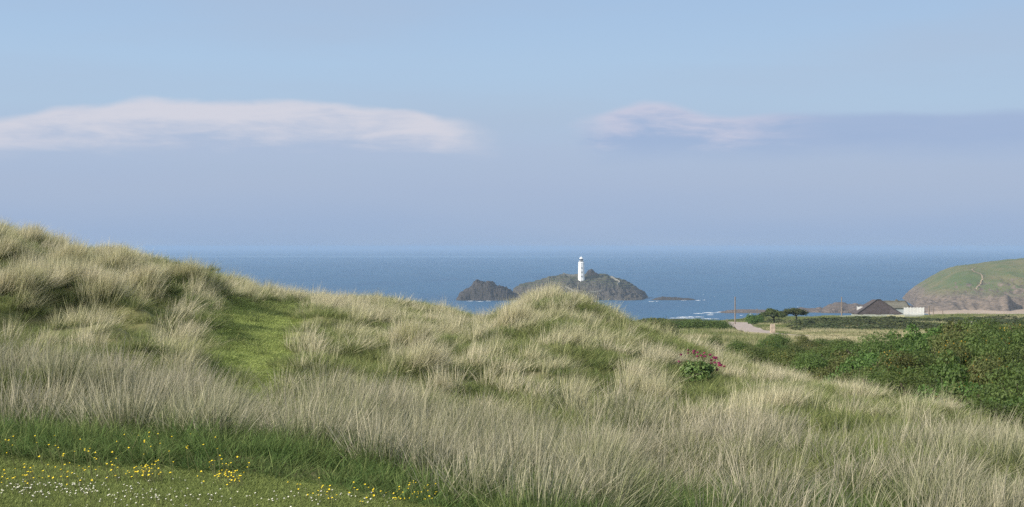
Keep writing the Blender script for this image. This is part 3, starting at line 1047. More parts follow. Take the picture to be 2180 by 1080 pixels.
# front hipped roof: two-row plan, facing hip
rf = MB()
ax, bx = x0 - hx0, x1 - hx0
apx0, apx1 = hx(1876) - hx0, hx(1883) - hx0
yA, yB = 4.3, 9.2
z0_, z1_ = ze - zg, zr - zg
vs = [(ax, 0, z0_), (bx, 0, z0_), (bx, 9.5, z0_), (ax, 9.5, z0_), (apx0, yA, z1_), (apx1, yA, z1_), (apx0, yB, z1_), (apx1, yB, z1_),
      (ax, 0, z0_ - 0.22), (bx, 0, z0_ - 0.22), (bx, 9.5, z0_ - 0.22), (ax, 9.5, z0_ - 0.22)]
rf.add(vs, [(0, 1, 5, 4), (1, 2, 7, 5), (3, 0, 4, 6), (2, 3, 6, 7), (4, 5, 7, 6), (8, 9, 1, 0), (9, 10, 2, 1), (10, 11, 3, 2), (11, 8, 0, 3), (8, 11, 10, 9)])
roof = rf.build('roof', M_SLATE, house)
# slate courses on the facing hip, as real lapped steps
cs = MB()
nc = 14
for i in range(nc):
    t0, t1 = i / nc, (i + 1) / nc - 0.01
    def edge(t, lift):
        L_ = ax + (apx0 - ax) * t
        R_ = bx + (apx1 - bx) * t
        return [(L_ + 0.15 * (1 - t), yA * t - lift * 0.64, z0_ + (z1_ - z0_) * t + lift * 0.77), (R_ - 0.15 * (1 - t), yA * t - lift * 0.64, z0_ + (z1_ - z0_) * t + lift * 0.77)]
    lo = edge(t0, 0.07)
    lo_in = edge(t0, 0.0)
    up = edge(t1, 0.012)
    cs.add([lo_in[0], lo_in[1], lo[0], lo[1], up[0], up[1]], [(0, 1, 3, 2), (2, 3, 5, 4)])
cs.build('slate_course', M_SLATE, roof)
rt = MB()
rt.tube([(ax, 0, z0_ + 0.05), (apx0, yA, z1_ + 0.06)], 0.17, 6)
rt.build('hip_tile', M_RIDGE, roof)
rt = MB()
rt.tube([(bx, 0, z0_ + 0.05), (apx1, yA, z1_ + 0.06)], 0.17, 6)
rt.build('hip_tile', M_RIDGE, roof)
rt = MB()
rt.tube([(apx0 - 0.1, yA, z1_ + 0.07), (apx1 + 0.1, yA, z1_ + 0.07)], 0.2, 6)
rt.build('ridge_tile', M_RIDGE, roof)
# small side roof on the right
sr = MB()
sx0, sx1 = hx(1893) - hx0, hx(1921) - hx0
sz = hz(656.5) - zg
ap = hx(1901) - hx0
sr.add([(sx0, -0.5, z0_ - 0.02), (sx1, -0.5, z0_ - 0.02), (sx1, 3.5, z0_ - 0.02), (sx0, 3.5, z0_ - 0.02), (ap, 1.6, sz), (ap, 2.6, sz)],
       [(0, 1, 4), (1, 2, 5, 4), (2, 3, 5), (3, 0, 4, 5), (0, 3, 2, 1)])
sro = sr.build('porch_roof', M_SLATE, house)
rt = MB()
rt.tube([(sx1, -0.5, z0_), (ap, 1.6, sz + 0.03)], 0.12, 6)
rt.build('hip_tile', M_RIDGE, sro)
# rear block with its ridge across the view
ry = 10.5
yr = HY + ry + 3.0
rx0, rx1 = hx(1853, yr) - hx0, hx(1929, yr) - hx0
rz1 = hz(641.5, yr) - zg
rz0 = hz(656.5, HY + ry) - zg
rb = MB()
rb.box(rx0 - 0.2, rx1 - 0.25, ry + 0.3, ry + 5.7, 0, rz0 - 0.02)
rb.build('wall', M_GREYREN, house)
rr_ = MB()
rr_.add([(rx0 - 0.9, ry, rz0), (rx1 + 0.35, ry, rz0), (rx1 + 0.35, ry + 6.0, rz0), (rx0 - 0.9, ry + 6.0, rz0), (rx0 + 0.1, ry + 3, rz1), (rx1 - 0.15, ry + 3, rz1)],
        [(0, 1, 5, 4), (1, 2, 5), (2, 3, 4, 5), (3, 0, 4), (0, 3, 2, 1)])
rr2 = rr_.build('roof', M_OLDROOF, house)
rr2['label'] = 'weathered grey roof of the rear wing'
rt = MB()
rt.tube([(rx0 + 0.1, ry + 3, rz1 + 0.03), (rx1 - 0.15, ry + 3, rz1 + 0.03)], 0.14, 6)
rt.build('ridge_tile', M_OLDROOF, rr2)
rt = MB()
rt.tube([(rx1 - 0.15, ry + 3, rz1 + 0.03), (rx1 + 0.35, ry, rz0 + 0.03)], 0.14, 6)
rt.build('hip_tile', M_RIDGE, rr2)
ch = MB()
cxx = hx(1909, yr) - hx0
ch.box(cxx - 0.35, cxx + 0.35, ry + 2.8, ry + 3.5, rz1 - 0.8, rz1 + 0.35)
ch.box(cxx - 0.15, cxx + 0.15, ry + 3.0, ry + 3.3, rz1 + 0.35, rz1 + 0.55)
ch.build('chimney', M_OLDROOF, rr2)


# white boarded fences either side of the bungalow
def white_fence(u0, u1, v0, v1, y, npan, lab, gap):
    xa, xb = hx(u0, y), hx(u1, y)
    zt, zb = hz(v0, y), hz(v1, y)
    root = empty('white_fence', (xa, y, zb))
    tag(root, lab, 'fence', 'white fences beside the bungalow')
    wd = (xb - xa) / npan
    H_ = zt - zb
    for i in range(npan + 1):
        p = MB()
        p.box(i * wd - 0.07, i * wd + 0.07, -0.07, 0.07, 0, H_ + 0.14)
        p.box(i * wd - 0.10, i * wd + 0.10, -0.10, 0.10, H_ + 0.14, H_ + 0.20)
        p.build('post', M_WHITE, root)
    for i in range(npan):
        p = MB()
        a_, b_ = i * wd + 0.08, (i + 1) * wd - 0.08
        p.box(a_, b_, -0.03, 0.03, H_ - 0.14, H_)
        p.box(a_, b_, -0.03, 0.03, 0.05, 0.2)
        nb = 5
        bw = (b_ - a_) / nb
        for k in range(nb):
            p.box(a_ + k * bw + gap * bw, a_ + (k + 1) * bw - gap * bw, -0.055, -0.032, 0.06, H_ - 0.01)
        p.build('panel', M_WHITE, root)


white_fence(1825, 1849, 653.5, 669.5, 391, 3, 'solid white fence at the left end of the bungalow', 0.01)
white_fence(1925, 1967, 655.5, 671.5, 388, 6, 'white boarded fence with gaps right of the bungalow', 0.13)

# low concrete garden wall in front, and the cream board leaning before it
mb = MB()
wx0, wx1 = hx(1788, 381), hx(1966, 381)
for i in range(14):
    a_, b_ = wx0 + (wx1 - wx0) * i / 14, wx0 + (wx1 - wx0) * (i + 1) / 14
    tp = hz(669.8 + (2.2 if i < 2 else 0) + (0.6 if i % 3 == 0 else 0), 381)
    mb.box(a_ + 0.003, b_ - 0.003, 380.8, 381.15, hz(684, 381), tp)
tag(mb.build('garden_wall', M_WALLTOP), 'long low pale grey garden wall in front of the bungalow', 'wall')
mb = MB()
mb.box(hx(1888, 379), hx(1925, 379), 378.9, 379.05, hz(680, 379), hz(671.6, 379))
mb.box(hx(1887, 379), hx(1926, 379), 378.8, 379.15, hz(671.6, 379) + 0.002, hz(671.2, 379))
tag(mb.build('cream_board', M_CREAM), 'bright cream board standing before the grey garden wall', 'board')


# poles
def pole(name, u, v0, v1, y, r, lab, cat, group, arm=False):
    x = hx(u, y)
    z1 = hz(v0, y)
    z0 = min(hz(v1, y), gz(x, y)) - 0.3
    root = empty(name, (x, y, z0))
    tag(root, lab, cat, group)
    m_ = MB()
    H_ = z1 - z0
    m_.tube([(0, 0, 0), (0.01, 0, H_ * 0.5), (0.0, 0, H_)], [r, r * 0.9, r * 0.75], 8)
    m_.build('shaft', M_TIMBER, root)
    if arm:
        m_ = MB()
        m_.box(-0.55, 0.55, -0.16, -0.06, H_ - 0.75, H_ - 0.6)
        m_.build('crossarm', M_TIMBER, root)
        for s in (-0.45, 0.45):
            i_ = MB()
            i_.lathe([(0.05, H_ - 0.6), (0.07, H_ - 0.5), (0.03, H_ - 0.4)], 6, 0, s, -0.11)
            i_.build('insulator', M_WHITE, root)
    return root


pole('telegraph_pole', 1565, 632, 690, 300, 0.15, 'tall brown telegraph pole rising over the sea by the sandy road', 'pole', 'wooden telegraph poles')
pole('telegraph_pole', 1792, 632, 672, 384, 0.17, 'tall brown telegraph pole just left of the bungalow', 'pole', 'wooden telegraph poles')
pole('wooden_post', 1978, 651, 675, 372, 0.2, 'dark thick post, nearest to the white fence', 'post', 'posts right of the bungalow')
pole('wooden_post', 1987, 653, 675, 374, 0.12, 'dark post, middle of the three right of the white fence', 'post', 'posts right of the bungalow')
pole('wooden_post', 2007, 660, 675, 372, 0.13, 'short dark post before the sand, right of the other two', 'post', 'posts right of the bungalow')
pole('wooden_post', 1612, 657, 678, 330, 0.09, 'thin post beside the left windswept tree', 'post', 'thin posts at the edge of the plain')
pole('wooden_post', 1548, 679, 692, 296, 0.09, 'thin short post left of the tall pole by the road', 'post', 'thin posts at the edge of the plain')

# ------------------------------------------------------------------ road over the plain
def road_h(x, y):
    return gz(x, y)


road_pts = []
for u, y in [(1700, 172), (1668, 186), (1634, 202), (1606, 222), (1586, 245), (1576, 268), (1572, 290), (1571, 318)]:
    road_pts.append(((u - CU) / F * y, y))
vs, fs = [], []
NR = 40
for i in range(NR + 1):
    t_ = i / NR * (len(road_pts) - 1)
    k = min(int(t_), len(road_pts) - 2)
    f_ = t_ - k
    p = (road_pts[k][0] * (1 - f_) + road_pts[k + 1][0] * f_, road_pts[k][1] * (1 - f_) + road_pts[k + 1][1] * f_)
    vs.append(p)
rv, rfc = [], []
for i, p in enumerate(vs):
    a_, b_ = vs[max(i - 1, 0)], vs[min(i + 1, NR)]
    dx, dy = b_[0] - a_[0], b_[1] - a_[1]
    l_ = math.hypot(dx, dy)
    for s in (-1, -0.33, 0.33, 1):
        x, y = p[0] - dy / l_ * 2.1 * s, p[1] + dx / l_ * 2.1 * s
        rv.append((x, y, max(gz(x, y), gz(p[0], p[1])) + 0.14))
for i in range(NR):
    for k in range(3):
        q0 = i * 4 + k
        rfc.append((q0, q0 + 1, q0 + 5, q0 + 4))
mb = MB()
mb.add(rv, rfc)
road = tag(mb.build('road', M_ROAD), kind='structure')
if road.data.polygons[0].normal.z < 0:
    road.data.flip_normals()

# pale stone by the road
y = 205.0
x = hx(1645, y)
z = hz(704, y)
mb = MB()
sw, sh = 10 / F * y, 14 / F * y
mb.add([(-sw / 2, -0.25, -0.6), (sw / 2, -0.25, -0.6), (sw / 2, 0.3, -0.6), (-sw / 2, 0.3, -0.6), (-sw / 2 + 0.02, -0.22, sh * 0.97), (sw / 2 - 0.04, -0.22, sh), (sw / 2 - 0.05, 0.26, sh * 1.0), (-sw / 2 + 0.03, 0.26, sh * 0.95)],
       [(0, 3, 2, 1), (4, 5, 6, 7), (0, 1, 5, 4), (1, 2, 6, 5), (2, 3, 7, 6), (3, 0, 4, 7)])
tag(mb.build('marker_stone', M_STONE, None, (x, y, z)), 'small pale upright stone block beside the sandy road', 'stone')

# ------------------------------------------------------------------ bushes


def leaf_cloud(lumps, n, size, r_, jitter=0.16, fill=0.25, up=0.25, needle=False):
    """many small leaf faces over a set of lumps (cx,cy,cz,rx,ry,rz); returns verts, faces, shade"""
    lumps = np.array(lumps, float)
    area = (lumps[:, 3] * lumps[:, 4] + lumps[:, 4] * lumps[:, 5]) ** 1.0
    pick = r_.choice(len(lumps), n, p=area / area.sum())
    L = lumps[pick]
    dv = r_.normal(size=(n, 3))
    dv /= np.linalg.norm(dv, axis=1)[:, None]
    dv[:, 2] = np.where(dv[:, 2] < -0.35, -dv[:, 2], dv[:, 2])
    rad = np.where(r_.random(n) < fill, r_.uniform(0.55, 0.95, n), 1.0 + r_.normal(size=n) * jitter * 0.6)
    rad += (r_.random(n) < 0.08) * r_.uniform(0, jitter * 1.6, n)
    P = L[:, :3] + dv * L[:, 3:6] * rad[:, None]
    # leaf frame
    nrm = dv + r_.normal(size=(n, 3)) * 0.48
    nrm[:, 2] += up
    nrm /= np.linalg.norm(nrm, axis=1)[:, None]
    tan = np.cross(nrm, r_.normal(size=(n, 3)))
    tan /= np.linalg.norm(tan, axis=1)[:, None]
    bit = np.cross(nrm, tan)
    s = size * r_.uniform(0.55, 1.35, n)[:, None]
    wdt = 0.28 if needle else 0.5
    a = P - tan * s * 0.6
    b = P + bit * s * wdt + nrm * s * 0.12
    c = P + tan * s * 0.75
    d = P - bit * s * wdt + nrm * s * 0.12
    V = np.stack([a, b, c, d], 1).reshape(-1, 3)
    Fq = np.arange(4 * n).reshape(-1, 4)
    Fq = np.concatenate([Fq[:, [0, 1, 2]], Fq[:, [0, 2, 3]]])
    shade = np.clip(r_.random(n) * 0.85 + 0.15 * r_.random(len(lumps))[pick] * 2 - 0.1, 0, 1)
    keep = P[:, 2] > 0.0
    return V, Fq, np.repeat(shade, 4), P, dv


def make_bush_meshes(tagname, seed, w, h, nl, nleaf, size, mat, flowers=None, nfl=0, needle=False, jitter=0.16):
    r_ = np.random.default_rng(seed)
    lumps = [(0, 0, h * 0.36, w * 0.38, w * 0.38, h * 0.36)]
    for i in range(nl):
        a_ = r_.uniform(0, 2 * math.pi)
        rr = w * 0.5 * math.sqrt(r_.uniform(0.02, 0.8))
        sz = r_.uniform(0.13, 0.27) * w
        top = h * (1 - 0.6 * (rr / (w * 0.5)) ** 2) * r_.uniform(0.8, 1.05)
        lumps.append((rr * math.cos(a_), rr * math.sin(a_), max(0.15, top - sz * 0.75), sz, sz, sz * 0.8))
    V, Fq, sh, P, dv = leaf_cloud(lumps, nleaf, size, r_, jitter, needle=needle)
    fol = mesh_np('foliage', V, Fq, mat, False, {'r': sh})
    st = MB()
    for k in range(6):
        a_ = r_.uniform(0, 2 * math.pi)
        st.tube([(0.05 * math.cos(a_), 0.05 * math.sin(a_), -0.3), (w * 0.15 * math.cos(a_), w * 0.15 * math.sin(a_), h * 0.35), (w * 0.3 * math.cos(a_), w * 0.3 * math.sin(a_), h * 0.7)], [0.05, 0.035, 0.012], 5)
    me_st = bpy.data.meshes.new('stem')
    me_st.from_pydata(st.v, [], st.f)
    me_st.materials.append(M_BARK)
    fl = None
    if flowers:
        c_ = r_.integers(1, len(lumps), 5)
        LL = [lumps[i] for i in c_]
        LL = [(l_[0], l_[1], l_[2], l_[3] * 1.06, l_[4] * 1.06, l_[5] * 1.06) for l_ in LL]
        Vf, Ff, sf, _, _ = leaf_cloud(LL, nfl, size * 0.5, r_, 0.10, 0.0)
        fl = mesh_np('blossom', Vf, Ff, flowers, False, {'r': sf})
    return fol, me_st, fl


BUSH = {
    'gorse': [make_bush_meshes('gorse', 31 + i, 2.6, 1.6, 11, 5600, 0.066, M_GORSE, M_GORSEFL, 110, True, 0.12) for i in range(3)],
    'gorse_plain': [make_bush_meshes('gorse', 41 + i, 2.4, 1.5, 10, 5400, 0.066, M_GORSE, None, 0, True, 0.12) for i in range(2)],
    'bramble': [make_bush_meshes('bramble', 51 + i, 2.4, 1.25, 12, 6000, 0.064, M_BRAMBLE, None, 0, False, 0.10) for i in range(3)],
    'olive': [make_bush_meshes('olive', 61 + i, 2.3, 1.35, 10, 5200, 0.066, M_OLIVE, M_GORSEFL, 70, True, 0.12) for i in range(2)],
    'blossom': [make_bush_meshes('thorn', 71, 2.0, 1.3, 14, 2600, 0.09, M_OLIVE, M_CREAMFL, 420, False, 0.2)],
    'brown': [make_bush_meshes('brown', 81, 1.3, 1.0, 10, 1800, 0.085, M_BROWN, None, 0, True, 0.22)],
}
BNAME = {'gorse': 'gorse_bush', 'gorse_plain': 'gorse_bush', 'bramble': 'bramble_bush', 'olive': 'scrub_bush', 'blossom': 'thorn_bush', 'brown': 'withered_bush'}


def bush(kind, u, v, y, sc, lab, group, variant=None, zs=1.0):
    """v is the photograph row of the bush top"""
    x = hx(u, y)
    ms = BUSH[kind]
    k = (variant if variant is not None else random.randrange(len(ms))) % len(ms)
    fol, st, fl = ms[k]
    h = {'gorse': 1.6, 'gorse_plain': 1.5, 'bramble': 1.25, 'olive': 1.35, 'blossom': 1.3, 'brown': 1.0}[kind]
    g_ = gz(x, y)
    top = hz(v, y)
    want = max(0.5, top - g_)
    root = empty(BNAME[kind], (x, y, g_ - 0.05), random.uniform(0, 6.28))
    zsc = min(want / h, sc * 1.9)
    root.scale = (sc, sc, zsc * zs * 1.14)
    tag(root, lab, 'bush', group)
    link('foliage', fol, root)
    link('stem', st, root)
    if fl:
        link('blossom', fl, root)
    return root


GR = 'bushes on the slope at the right'
for kind, u, v, y, sc, lab in [
    ('gorse', 2195, 672, 52, 1.15, 'dark gorse with orange blossom at the top of the slope, at the right frame edge'),
    ('gorse', 2130, 676, 54, 1.1, 'dark gorse dotted with orange blossom on the skyline, second from the right edge'),
    ('gorse', 2085, 681, 56, 1.0, 'orange flowering gorse on the skyline beside the pale blossoming thorn'),
    ('blossom', 2045, 686, 57, 1.0, 'thorn bush flecked with cream blossom on the top of the bushy slope'),
    ('bramble', 1998, 690, 58, 1.05, 'bright green bramble at the head of the slope, right of the pale grass belt'),
    ('bramble', 1960, 695, 57, 1.0, 'bright green bramble on the left shoulder of the bushy slope'),
    ('bramble', 1920, 708, 54, 0.95, 'bright green bramble low on the left shoulder of the bushy slope'),
    ('gorse_plain', 1885, 712, 52, 1.0, 'dark gorse at the left end of the bushy slope'),
    ('gorse_plain', 1842, 722, 50, 0.95, 'dark low gorse meeting the grassy hollow left of the slope'),
    ('gorse', 2180, 700, 45, 1.05, 'dark gorse with sparse blossom below the top of the slope at the right edge'),
    ('gorse', 2115, 702, 46, 1.1, 'dark brownish gorse in the upper middle of the slope'),
    ('olive', 2055, 708, 47, 1.05, 'olive brown gorse below the cream blossoming thorn'),
    ('olive', 2000, 716, 47, 1.0, 'olive green bush under the bright bramble shoulder'),
    ('bramble', 1945, 728, 44, 0.95, 'bright green bramble in the strip across the middle of the slope, upper one'),
    ('bramble', 1890, 738, 42, 0.9, 'bright green bramble in the strip across the middle of the slope, middle one'),
    ('bramble', 1845, 752, 40, 0.85, 'bright green bramble in the strip across the middle of the slope, lowest one'),
    ('olive', 1905, 752, 38, 0.85, 'olive gorse patch in the middle of the slope below the bright strip'),
    ('gorse', 1958, 746, 38, 0.9, 'gorse with brownish yellow tips in the middle of the slope'),
    ('olive', 2010, 738, 39, 0.9, 'olive bush with dull yellow tips left of the large bright bramble'),
    ('bramble', 2062, 726, 40, 0.95, 'bright green bramble above the brown withered bush'),
    ('gorse_plain', 2125, 722, 39, 1.0, 'dark gorse right of the large bright bramble'),
    ('gorse', 2180, 735, 38, 1.0, 'dark gorse halfway down the slope at the right edge'),
    ('bramble', 2000, 768, 33, 0.85, 'large bright green bramble left of the brown withered bush'),
    ('bramble', 2040, 755, 34, 0.85, 'bright green bramble touching the brown withered bush'),
    ('brown', 2086, 766, 33.5, 0.62, 'round brown withered bush among the green brambles'),
    ('gorse_plain', 1955, 788, 31, 0.8, 'dark green gorse behind the tall straw grass at the foot of the slope'),
    ('olive', 2130, 772, 32, 0.9, 'olive green bush right of the brown withered one'),
    ('gorse', 2190, 780, 31, 0.95, 'dark gorse low on the slope at the right edge'),
    ('bramble', 2030, 805, 28, 0.7, 'bright bramble at the foot of the slope behind the grass tips'),
    ('olive', 2090, 808, 27.5, 0.8, 'olive bush at the foot of the slope'),
    ('gorse_plain', 2150, 812, 26, 0.8, 'dark gorse near the foot of the slope at the right'),
    ('bramble', 2190, 835, 23.5, 0.75, 'leafy green bramble lowest at the right edge'),
    ('gorse_plain', 2140, 845, 23, 0.6, 'small dark gorse lowest of the slope, behind straw grass'),
    ('olive', 1835, 772, 36, 0.75, 'olive bush behind the row of straw grass tips'),
    ('gorse_plain', 1880, 782, 33.5, 0.75, 'dark gorse behind the straw grass left of the large bramble'),
]:
    bush(kind, u, v, y, sc, lab, GR)
for kind, u, v, y, sc in [('gorse', 2345, 672, 53, 1.15), ('gorse_plain', 2345, 700, 45, 1.1), ('bramble', 2345, 735, 38, 1.0), ('gorse', 2350, 785, 31, 0.95), ('olive', 2370, 835, 25, 0.8)]:
    bush(kind, u, v, y, sc, 'bush of the green slope just beyond the right frame edge', GR)

GH = 'bushes in the grassy hollow left of the slope'
for kind, u, v, y, sc, lab in [
    ('gorse_plain', 1660, 708, 98, 1.1, 'dark round gorse on the plain below the pale stone block'),
    ('gorse', 1640, 716, 90, 0.9, 'low gorse with yellow blossom in front of the dark round one'),
    ('olive', 1715, 713, 96, 1.0, 'low bush with orange yellow bloom in the middle of the hollow'),
    ('gorse_plain', 1762, 716, 96, 1.1, 'dark gorse in the hollow behind the grassy strip'),
    ('gorse_plain', 1800, 718, 84, 1.1, 'dark gorse at the right end of the hollow'),
    ('olive', 1735, 728, 70, 1.0, 'olive green low bush across the middle of the hollow'),
    ('olive', 1620, 728, 78, 1.1, 'flat olive bush at the left end of the hollow'),
    ('gorse_plain', 1675, 732, 66, 1.2, 'flat dark bush in the left half of the hollow'),
    ('gorse_plain', 1775, 736, 58, 1.2, 'dark bush in the right half of the hollow'),
    ('blossom', 1800, 744, 50, 0.8, 'thorn with cream flecks behind the straw grass tips'),
    ('gorse_plain', 1740, 748, 47, 1.1, 'dark green gorse mound just behind the dune edge'),
    ('olive', 1690, 746, 50, 1.1, 'dull green bush just behind the dune edge, left one'),
    ('olive', 1790, 760, 42, 0.9, 'brownish bush behind the tallest straw grass tips'),
    ('gorse_plain', 1640, 738, 60, 1.1, 'dull dark bush at the dune edge right of the red flowers'),
    ('gorse_plain', 1570, 722, 88, 1.0, 'dark low bush on the plain just over the dune crest'),
    ('gorse_plain', 1523, 713, 84, 0.7, 'small dark bush amid pale grass right of the central dune'),
]:
    bush(kind, u, v + 2, y, sc * 0.84, lab, GH)
GE = 'bushes at the seaward edge of the plain'
for kind, u, v, y, sc, lab in [
    ('olive', 1412, 674, 130, 1.7, 'green rounded bush against the surf, right of the central dune'),
    ('gorse_plain', 1455, 680, 190, 2.4, 'dark flat bush right below the white surf, left half'),
    ('gorse_plain', 1490, 679, 190, 3.0, 'dark domed bush right below the white surf'),
    ('gorse_plain', 1520, 682, 195, 2.4, 'dark flat bush below the right end of the white surf'),
    ('bramble', 1606, 668, 290, 1.6, 'small green bush left of the windswept trees'),
]:
    bush(kind, u, v, y, sc, lab, GE)


# windswept trees on the plain
def wind_tree(u0, u1, v0, v1, y, seed, lab):
    r_ = np.random.default_rng(seed)
    xa, xb = hx(u0, y), hx(u1, y)
    zt, zb = hz(v0, y), hz(v1, y)
    x = (xa + xb) / 2
    w, h = xb - xa, zt - zb
    root = empty('windswept_tree', (x, y, zb - 0.2))
    tag(root, lab, 'tree', 'windswept trees on the plain')
    lumps = []
    for i in range(34):
        px_ = r_.uniform(-0.44, 0.44) * w
        hh = h * (0.30 + 0.65 * math.sin(math.pi * (px_ / w + 0.5)) ** 0.6 * r_.uniform(0.35, 1.0))
        s_ = r_.uniform(0.09, 0.15) * w
        lumps.append((px_, r_.uniform(-0.3, 0.3) * w, hh - s_ * 0.25, s_, s_, s_ * 0.7))
    Vv, Fq, sh, _, _ = leaf_cloud(lumps, 4200, 0.2, r_, 0.25, 0.3)
    link('crown', mesh_np('crown', Vv, Fq, M_WINDLEAF, False, {'r': sh}), root)
    tr = MB()
    tr.tube([(0.1 * w, 0, -0.5), (0.08 * w, 0, h * 0.3), (0.02 * w, 0, h * 0.55)], [0.16, 0.13, 0.08], 7)
    trunk = tr.build('trunk', M_BARK, root)
    for k in range(5):
        b_ = MB()
        a_ = (k - 2) * 0.17 * w
        b_.tube([(0.08 * w, 0, h * 0.25), (a_ * 0.5 + 0.04 * w, r_.uniform(-0.5, 0.5), h * 0.5), (a_, r_.uniform(-0.8, 0.8), h * 0.8)], [0.09, 0.06, 0.02], 5)
        b_.build('limb', M_BARK, trunk)


wind_tree(1619, 1668, 657, 682, 292, 5, 'dark windswept tree with flat crown, left of the pair on the plain')
wind_tree(1662, 1719, 656, 676, 304, 9, 'dark windswept tree with flat crown, right of the pair on the plain')

# ------------------------------------------------------------------ red valerian
vb = hit(1486, 822, 20, 40)
val = empty('red_valerian', (vb.x, vb.y, vb.z))
tag(val, 'leafy green plant with crimson flower heads in the dune grass', 'plant')
r_ = np.random.default_rng(12)
ps = vb.y / F
lumps = [(0, 0, 22 * ps, 26 * ps, 24 * ps, 22 * ps)]
for i in range(14):
    lumps.append((r_.uniform(-28, 28) * ps, r_.uniform(-16, 16) * ps, r_.uniform(12, 44) * ps, r_.uniform(8, 13) * ps, r_.uniform(8, 13) * ps, r_.uniform(7, 12) * ps))
Vv, Fq, sh, _, _ = leaf_cloud(lumps, 1500, 0.05, r_, 0.2, 0.2)
link('foliage', mesh_np('foliage', Vv, Fq, M_VALLEAF, False, {'r': sh}), val)
heads = [(1474, 747, 3.6), (1476, 752, 2.6), (1450, 756, 2.4), (1463, 745, 1.6), (1482, 758, 2.4), (1486, 752, 2.2), (1489, 756, 2.8), (1498, 751, 1.6), (1501, 760, 3.2), (1509, 755, 3.0),
         (1519, 762, 3.6), (1523, 764, 4.2), (1526, 763, 3.4), (1515, 769, 3.8), (1516, 776, 4.4), (1520, 772, 3.2), (1529, 773, 3.6), (1528, 776, 2.8), (1525, 786, 3.6), (1527, 789, 2.8),
         (1536, 779, 3.4), (1540, 780, 2.4), (1466, 772, 1.8), (1445, 770, 1.6), (1464, 752, 1.5)]
stm = MB()
for (u, v, s) in heads:
    tx, tz = (u - 1486) * ps, (822 - v) * ps
    ty = r_.uniform(-0.25, 0.12)
    stm.tube([(tx * 0.25, ty * 0.3, 0.0), (tx * 0.6, ty * 0.7, tz * 0.55), (tx, ty, tz)], [0.006, 0.005, 0.003], 4)
    Vf, Ff, sf, _, _ = leaf_cloud([(0, 0, 0.0, s * 0.8 * ps, s * 0.8 * ps, s * 0.7 * ps)], 40, 0.022, r_, 0.3, 0.3)
    link('flower_head', mesh_np('flower_head', Vf, Ff, M_VALFL, False, {'r': sf}), val, (tx, ty, tz))
stm.build('stem', M_STEM, val)

# ------------------------------------------------------------------ grass


def make_tuft(seed, n, spread, lmin, lmax, width, lean, wind, droop, segs=4):
    """one tuft of curved blades; t runs root to tip, r is random per blade"""
    r_ = np.random.default_rng(seed)
    ang = r_.uniform(0, 2 * np.pi, n)
    rad = spread * np.sqrt(r_.random(n))
    bx, by = rad * np.cos(ang), rad * np.sin(ang)
    L = r_.uniform(lmin, lmax, n) * (1 - 0.25 * (rad / spread) ** 2)
    ln = lean * (rad / spread) + r_.normal(size=n) * lean * 0.45
    dx = np.cos(ang) * ln + wind * r_.uniform(0.5, 1.4, n)
    dy = np.sin(ang) * ln + r_.normal(size=n) * lean * 0.3
    cv = droop * r_.uniform(0.4, 1.6, n)
    fa = r_.uniform(0, np.pi, n)
    rv = r_.random(n)
    Vs, Ts = [], []
    for s in range(segs + 1):
        t = s / segs
        bend = t + cv * t * t
        x = bx + dx * L * bend
        y = by + dy * L * bend
        z = L * t * (1 - 0.35 * np.clip(dx * dx + dy * dy, 0, 1) * t) - L * cv * 0.35 * t * t * np.hypot(dx, dy) - 0.02
        w = width * (1 - t ** 1.6 * 0.92) * (0.7 + 0.6 * rv)
        ox, oy = np.cos(fa) * w / 2, np.sin(fa) * w / 2
        Vs.append(np.stack([np.stack([x - ox, y - oy, z], -1), np.stack([x + ox, y + oy, z], -1)], 1))
        Ts.append(np.full((n, 2), t))
    V = np.stack(Vs, 1)                                  # n, segs+1, 2, 3
    T = np.stack(Ts, 1)
    base = np.arange(n)[:, None] * (2 * (segs + 1))
    fq = []
    for s in range(segs):
        k = base[:, 0] + 2 * s
        fq.append(np.stack([k, k + 1, k + 3, k + 2], -1))
    return V.reshape(-1, 3), np.concatenate(fq), T.ravel(), np.repeat(rv, 2 * (segs + 1))


def tuft_collection(name, variants, mat):
    c_ = bpy.data.collections.new(name)
    for i, kw in enumerate(variants):
        V, Fq, T, Rv = make_tuft(100 + i * 7 + len(name), **kw)
        me = mesh_np(name, V, Fq, mat, True, {'t': T, 'r': Rv})
        o = bpy.data.objects.new('tuft_%s' % chr(97 + i), me)
        c_.objects.link(o)
    return c_


